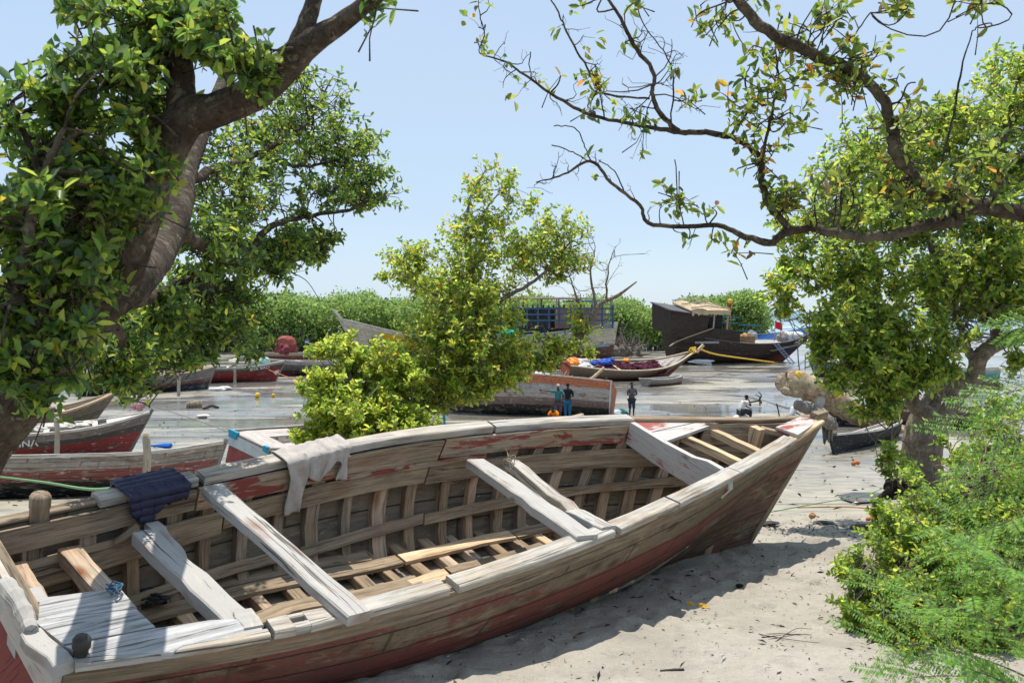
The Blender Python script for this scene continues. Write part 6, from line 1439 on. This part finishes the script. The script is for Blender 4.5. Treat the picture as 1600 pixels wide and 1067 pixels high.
# grey bundle lashed on the bow tip
GBD = plain("dirty_grey_canvas", (.24, .21, .18), .95, .3, 7, .15, .6)
m = MB(); Q = spline([list(at(*p[:3])) + [p[3]] for p in [(1242, 632, 12.5, .055), (1252, 634, 12.5, .075), (1264, 639, 12.45, .078), (1268, 641, 12.45, .066), (1282, 650, 12.35, .085), (1296, 660, 12.3, .082), (1306, 668, 12.3, .05)]], 5)
m.tube(Q[:, :3], Q[:, 3], 12, .10); bo = m.build("canvas_roll", GBD, None, True); tag(bo, "dirty grey canvas roll lashed across the tip of the big boat's bow", "bundle")
m = MB(); m.tube([at(1270, 646, 12.5), at(1278, 634, 12.5), at(1284, 625, 12.5), at(1287, 621, 12.5)], [.045, .06, .055, .025], 10, .12); m.build("knot", plain("pale_canvas", (.38, .35, .31), .95, .2), bo, True)
m = MB(); R = []
for i in range(9):
    f = i / 8; R.append([at(1284 + 18 * f, 655 + 5 * f, 12.42 + .02 * math.sin(i * 2)), at(1287 + 14 * f, 692 - 6 * f + 4 * math.sin(i * 1.7), 12.40 + .03 * math.sin(i * 2.6))])
m.loft(R, closed=False, caps=False); fo_ = m.build("flap", GBD, bo, True); sm2 = fo_.modifiers.new("thickness", 'SOLIDIFY'); sm2.thickness = .01
for px in (1266, 1281, 1299):
    j = np.argmin(np.abs(800 + F * Q[:, 0] / Q[:, 1] - px)); c = Q[j]; tg = nrm(Q[min(j + 1, len(Q) - 1), :3] - Q[j - 1, :3]); a1 = nrm(np.cross(tg, [0, 0, 1])); a2 = np.cross(tg, a1)
    MB().tube([c[:3] + (a1 * math.cos(q) + a2 * math.sin(q)) * (c[3] + .012) for q in np.arange(13) / 12 * 6.283], .010, 5).build("lashing", R_GREY, bo, True)
rope("rope", [at(1264, 652, 12.35), at(1250, 660, 12.1), at(1230, 666, 11.7), at(1222, 672, 11.5), at(1218, 690, 11.3), at(1210, 706, 11.1)], .014, R_GREY, "grey rope trailing over the red and white bow planks of the big boat")
m = MB(); c0 = BL(178, 919, dzk + .04)
for i in range(9):
    p = [bw(c0 + [random.uniform(-.05, .06), random.uniform(-.07, .06), random.uniform(-.01, .025)]) for _ in range(4)]; m.tube(spline(p, 4), .005, 4)
tag(m.build("rope_tangle", plain("blue_rope", (.05, .12, .19), .9, .2, 30), None, True), "tangle of thin blue rope on the silver stern planks", "rope")
m = MB(); c0 = BL(232, 925, .55)
for i in range(30): m.ball(bw(c0 + [random.uniform(-.1, .1), random.uniform(-.12, .12), random.uniform(-.06, .0)]), random.uniform(.012, .034), 7, 5, .5, (1.8, 1, .5))
tag(m.build("net_scrap", plain("black_net", (.045, .045, .04), .95, .4, 30)), "clump of black netting on the floor boards by the stern planks", "net")
m = MB(); c0 = BL(798, 722, z3 + .03)
for i in range(12):
    a = bw(c0 + [random.uniform(-.07, .07), random.uniform(-.1, .1), .01]); m.tube(spline([a, a + np.random.default_rng(i).normal(size=3) * .03 + [0, 0, .01], a + np.random.default_rng(i + 50).normal(size=3) * .055], 3), .004, 4)
tag(m.build("frayed_rope", plain("straw_rope", (.30, .24, .17), .95, .2, 40), None, True), "frayed straw rope on the far ends of the double cross beam", "rope")
rope("rope", [at(-60, 738, 14.5), at(60, 752, 11.5), at(140, 764, 9.2), bw(HB.p(.118, 1, 1) + [0, 0, .07])], .016, R_GREEN, "green rope stretched from the far rail towards the left")
rope("rope", [at(236, 633, 30.2), at(340, 668, 25), at(400, 700, 22), at(425, 716, 20)], .012, R_GREY, "thin dark line from the red lettered bow down to the open grey boat", n=6)
# long mooring lines over the mud
rope("rope", [at(690, 652, 47), at(760, 664, 46), at(860, 668, 45), at(940, 660, 46)], .025, R_TAN, "tan rope slack across the mud in front of the careened boat")
rope("rope", [ground_at(1000, 610) + [0, 0, .02], ground_at(1150, 618) + [0, 0, .02], ground_at(1240, 640) + [0, 0, .02]], .03, R_GREY, "dark line lying across the wet mud behind the seated person", n=4)
rope("rope", [ground_at(1188, 809) + [0, 0, .06], ground_at(1280, 797) + [0, 0, .12], ground_at(1360, 786) + [0, 0, .18], ground_at(1425, 776) + [0, 0, .5]], .009, R_GREEN, "thin green line from the bow to the right tree over the sand", n=5)
def stick(name, pts, r, mat, label, cat="stick", group=None): return tag(MB().tube(spline(pts, 4), r, 6, .08).build(name, mat, None, True), label, cat, group)
DRIFT = wood("driftwood_grey", (.30, .25, .19), stain=.4); DARKW = plain("wet_dark_wood", (.035, .028, .022), .8, .3, 12)
def G2(px, py, z=.03): return ground_at(px, py) + [0, 0, z]
stick("bamboo_pole", [G2(1245, 795, .03), G2(1320, 796, .05), G2(1395, 800, .03)], .016, wood("bamboo", (.50, .36, .20), stain=.3), "thin straw coloured pole lying on the sand left of the shrub", "pole")
stick("orange_stick", [G2(1392, 807, .04), G2(1372, 811, .05), G2(1355, 814, .02)], [.03] * 9, plain("orange_cord", (.50, .16, .05), .8, .2), "orange frayed stick on the sand beside the shrub")
stick("timber_pole", [G2(975, 655, .1), G2(1035, 657, .12), G2(1095, 660, .1)], .10, wood("reddish_pole", (.36, .22, .15), stain=.3), "reddish pole lying on the mud by the standing man", "pole")
stick("timber_pole", [G2(862, 661, .1), G2(885, 659, .15), G2(910, 655, .2)], .10, wood("tan_pole", (.42, .33, .22), stain=.3), "pale pole lying on the mud by the crouching person", "pole")
stick("stick", [G2(1112, 668, 0), G2(1106, 668, .45), G2(1101, 668, 1.0)], .03, POLE, "thin leaning stick standing in the mud left of the seated person")
stick("stick", [G2(1219, 668, 0), G2(1217, 668, .6), G2(1213, 668, 1.05)], .03, DARKW, "thin dark stick standing in the mud right of the seated person")
stick("stick", [G2(1424, 730, 0), G2(1424, 730, .5), G2(1423, 730, 1.0)], .018, DARKW, "thin dark stick standing in the mud beside the right trunk")
stick("stick", [G2(1249, 577, 0), G2(1247, 577, 1.0), G2(1246, 577, 2.2)], .05, DARKW, "dark thin post standing in the mud left of the blue boat")
stick("stick", [G2(1258, 577, 0), G2(1258, 577, .7), G2(1258, 577, 1.4)], .04, DARKW, "shorter dark post right beside the blue boat")
ao = thing("anchor", "small dark four armed anchor lying on wet mud right of the seated person", "anchor", ground_at(1185, 632))
MB().tube([(-1.0, 0, .05), (.05, 0, .22)], .05, 6).build("shank", DARKW, ao)
for k in range(4):
    a = k * 1.57 + .5; d = np.array([0, math.cos(a), math.sin(a)])
    MB().tube(spline([(.05, 0, .25), np.array([.12, 0, .28]) + d * .3, np.array([-.08, 0, .3]) + d * .5], 4), np.linspace(.05, .02, 9), 5).build("arm", DARKW, ao)
po_ = thing("trestle", "white and turquoise trestle standing on the mud left of the careened boat", "trestle", G2(690, 662, 0))
MB().tube([(.12, 0, 0), (.10, 0, 1.25)], .07, 6).build("leg", plain("turquoise_leg", (.03, .26, .36), .7, .2), po_)
MB().tube([(-.45, -.1, 0), (.02, 0, 1.25)], .045, 6).build("leg", TRIMW, po_)
MB().beam((-.2, 0, 1.34), (.26, 0, 1.34), .14, .1).build("top", TRIMW, po_)
small_thing("plastic_tub", G2(962, 652, .12), .24, (.52, .62, .68), "pale blue bundle on the mud left of the standing man", "bundle", 3)
small_thing("plastic_tub", G2(973, 651, .12), .22, (.03, .14, .13), "dark green bundle at the standing man's feet", "bundle", 3)
small_thing("buoy", G2(403, 622, .1), .20, (.72, .48, .03), "left one of two yellow floats on the mud left of the bush", "float", 1, .1)
small_thing("buoy", G2(427, 621, .1), .20, (.72, .48, .03), "right one of two yellow floats on the mud left of the bush", "float", 1, .1)
small_thing("plastic_sheet", G2(344, 610, .03), .45, (.7, .7, .68), "crumpled white plastic sheet on the mud below the grey boat with navy foot", "plastic", 4, .3, (1.5, 1, .3))
small_thing("plastic_sheet", G2(317, 653, .02), .22, (.66, .64, .58), "small pale plastic scrap on the mud right of the red lettered bow", "plastic", 3, .3, (1.5, 1, .3))
small_thing("plastic_sheet", G2(1175, 565, .05), .6, (.7, .7, .68), "white plastic on the mud under the dhow's ladder", "plastic", 4, .3, (2, 1, .35))
small_thing("plastic_sheet", G2(1100, 570, .05), .6, (.6, .6, .58), "white plastic on the mud below the dhow's stern", "plastic", 4, .3, (2, 1, .35))
small_thing("plastic_sheet", G2(838, 590, .05), .5, (.7, .7, .7), "white plastic on the mud beyond the careened boat", "plastic", 4, .3, (1.6, 1, .5))
small_thing("buoy", G2(803, 591, .15), .3, (.7, .48, .03), "yellow float on the mud beyond the careened boat's left end", "float", 2, .1)
m = MB(); c = G2(304, 637, 0)
for i in range(5): m.tube([c + [-.32 + .16 * i, random.uniform(-.1, .1), -.1], c + [-.32 + .16 * i, random.uniform(-.1, .1), random.uniform(.30, .42)]], random.uniform(.09, .13), 7, .1)
tag(m.build("old_stump", wood("stump_wood", (.26, .21, .14), stain=.5), None, True), "short eroded wooden stump on the mud right of the olive brown boat", "stump")
stick("driftwood", [G2(318, 640, .05), G2(330, 637, .1), G2(341, 638, .05)], .07, DARKW, "dark driftwood piece beside the eroded stump")
m = MB()
for i in range(26):
    c = at(1405 + random.uniform(-18, 20), 762 + random.uniform(-9, 8), 13.7 + random.uniform(-.2, .2)); m.ball(c, random.uniform(.04, .10), 7, 5, .45)
for i in range(4): m.tube(spline([at(1420, 768, 13.9), at(1400 - 8 * i, 758 + 6 * i, 13.6), at(1388 - 3 * i, 762 + 6 * i, 13.5)], 3), np.linspace(.07, .02, 7), 5)
tag(m.build("root_clump", plain("black_roots", (.035, .026, .02), .95, .5, 10), None), "knobbly black root clump at the foot of the right tree", "roots")
# pool, weed and husks on the sand
gp = [ground_at(x, y) for x, y in [(1312, 775), (1345, 771), (1395, 772), (1425, 776), (1395, 780), (1372, 781), (1362, 786), (1335, 787), (1316, 781)]]
gp = spline(np.array(gp + gp[:1]), 4)[:-1]; zz = max(p[2] for p in gp) + .004
m = MB(); m.add([(p[0], p[1], p[2] + .035) for p in gp], [tuple(range(len(gp)))], [[(0, 0)] * len(gp)]); wo = m.build("tide_pool", water_mat("pool_water", (.27, .31, .33), .05, 1.2, .05)); wo["kind"] = "structure"
small_thing("husk", G2(1275, 809, .02), .07, (.34, .17, .07), "orange brown husk on the sand right of the bow", "husk", 2)
small_thing("fruit_peel", G2(1337, 727, .03), .10, (.50, .15, .04), "orange peel on the wet mud right of the bow", "peel", 2)
small_thing("seaweed", G2(1197, 821, .01), .075, (.05, .05, .05), "dark seaweed clump on the sand at the foot of the stem", "seaweed", 8, .4, (2.0, 1.2, .18))
small_thing("seaweed", G2(1290, 820, .01), .07, (.07, .07, .07), "dark seaweed clump between the husk and the shrub", "seaweed", 8, .4, (1.8, 1.2, .2))
small_thing("seaweed", G2(1348, 826, .01), .07, (.10, .07, .07), "purplish seaweed clump on the sand nearest the shrub", "seaweed", 8, .4, (2.0, 1.2, .18))
small_thing("paper_scrap", G2(1213, 1030, .01), .045, (.62, .64, .68), "crumpled white paper on the sand in front", "paper", 4, .4, (1.5, 1, .35))
small_thing("charcoal", G2(1154, 918, .01), .035, (.015, .015, .017), "black charcoal lump at the edge of the boat's shadow", "charcoal", 2, .4, (1.5, 1, .6))
stick("driftwood", [G2(1032, 1051, .01), G2(1050, 1050, .015), G2(1068, 1048, .01)], [.012] * 9, DARKW, "short dark stick on the sand near the lower edge")
r = np.random.default_rng(5)
tw = MB()
for i in range(5):
    a = G2(1170 + 10 * i, 990 + 4 * i, .015); b = G2(1300 - 8 * i, 1010 - 6 * i, .02); tw.tube(spline([a, (a + b) / 2 + [r.normal() * .06, r.normal() * .06, .02], b], 4), np.linspace(.004, .0015, 9), 4)
tag(tw.build("dead_twig", DARKW, None, True), "thin dead branching twig lying on the bright sand", "twig")
yl = G2(1090, 949, .015); leaf_o = leaf_object("fallen_leaf", np.array([yl, yl + [.03, .01, 0], yl - [.02, -.02, 0]]), np.array([[1, .2, .1], [.6, -.6, .1], [-.5, .4, .2]]), .10, .045, np.array([[.6, .42, .04]] * 3), LEAF_C, seed=3)
tag(leaf_o, "yellow fallen leaves at the edge of the boat's shadow", "leaf")
# litter: bits of leaf, twig and shell all over the sand
n = 8000; X = r.uniform(-2.5, 6.5, n); Y = 4.5 + 9.6 * r.uniform(0, 1, n) ** .8
wr_ = np.exp(-((Y - 12.6) / .5) ** 2); keep = r.uniform(size=n) < .45 + .55 * wr_; X, Y = X[keep], Y[keep]; n = len(X)
Xc = np.concatenate([X, r.uniform(1.5, 5.5, 420)]); Yc = np.concatenate([Y, r.normal(12.5, .22, 420)])
def ground_z(x, y):
    sandy = np.clip((15 - y) / 2, 0, 1); mid = np.clip((y - 14) / 6, 0, 1) * np.clip((110 - y) / 40, 0, 1)
    return gz(x, y) + sandy * (.03 * fbm(x, y, 1.1, 1) + .012 * fbm(x, y, 5, 2) + .006 * fbm(x, y, 15, 3, 2))
Pz = ground_z(Xc, Yc) + .008; pos = np.stack([Xc, Yc, Pz], 1); dr = np.stack([r.normal(size=len(Xc)), r.normal(size=len(Xc)), np.abs(r.normal(size=len(Xc))) * .25], 1)
lc = palette(len(Xc), [(.06, .045, .03), (.02, .018, .015), (.16, .10, .06), (.30, .22, .12), (.62, .6, .56)], [4, 4, 2.5, 1.2, .7], r, .3)
szs = r.choice([.45, .7, 1.0, 1.8], len(Xc), p=[.25, .33, .28, .14])
lo_ = leaf_object("beach_litter", pos, dr, .05 * szs, .015 * szs ** .6, lc, leaf_mat("dry_litter", .05, .8, .2), full=False, seed=8, upb=1.5)
tag(lo_, "dry leaf bits, twigs and shell crumbs strewn over the sand", "litter", kind="stuff")
n = 900; Y = 15 + 40 * r.uniform(0, 1, n) ** 1.3; X = r.uniform(-.55, .55, n) * Y; pos = np.stack([X, Y, gz(X, Y) + .03], 1)
lo2 = leaf_object("mud_litter", pos, np.stack([r.normal(size=n), r.normal(size=n) * .6, np.abs(r.normal(size=n)) * .25], 1), .16, .06, palette(n, [(.03, .026, .022), (.09, .07, .05), (.4, .38, .35)], [5, 3, .6], r, .3), bpy.data.materials["dry_litter"], full=False, seed=9, upb=1.5)
tag(lo2, "dark weed and shell bits scattered over the mud flat", "litter", kind="stuff")
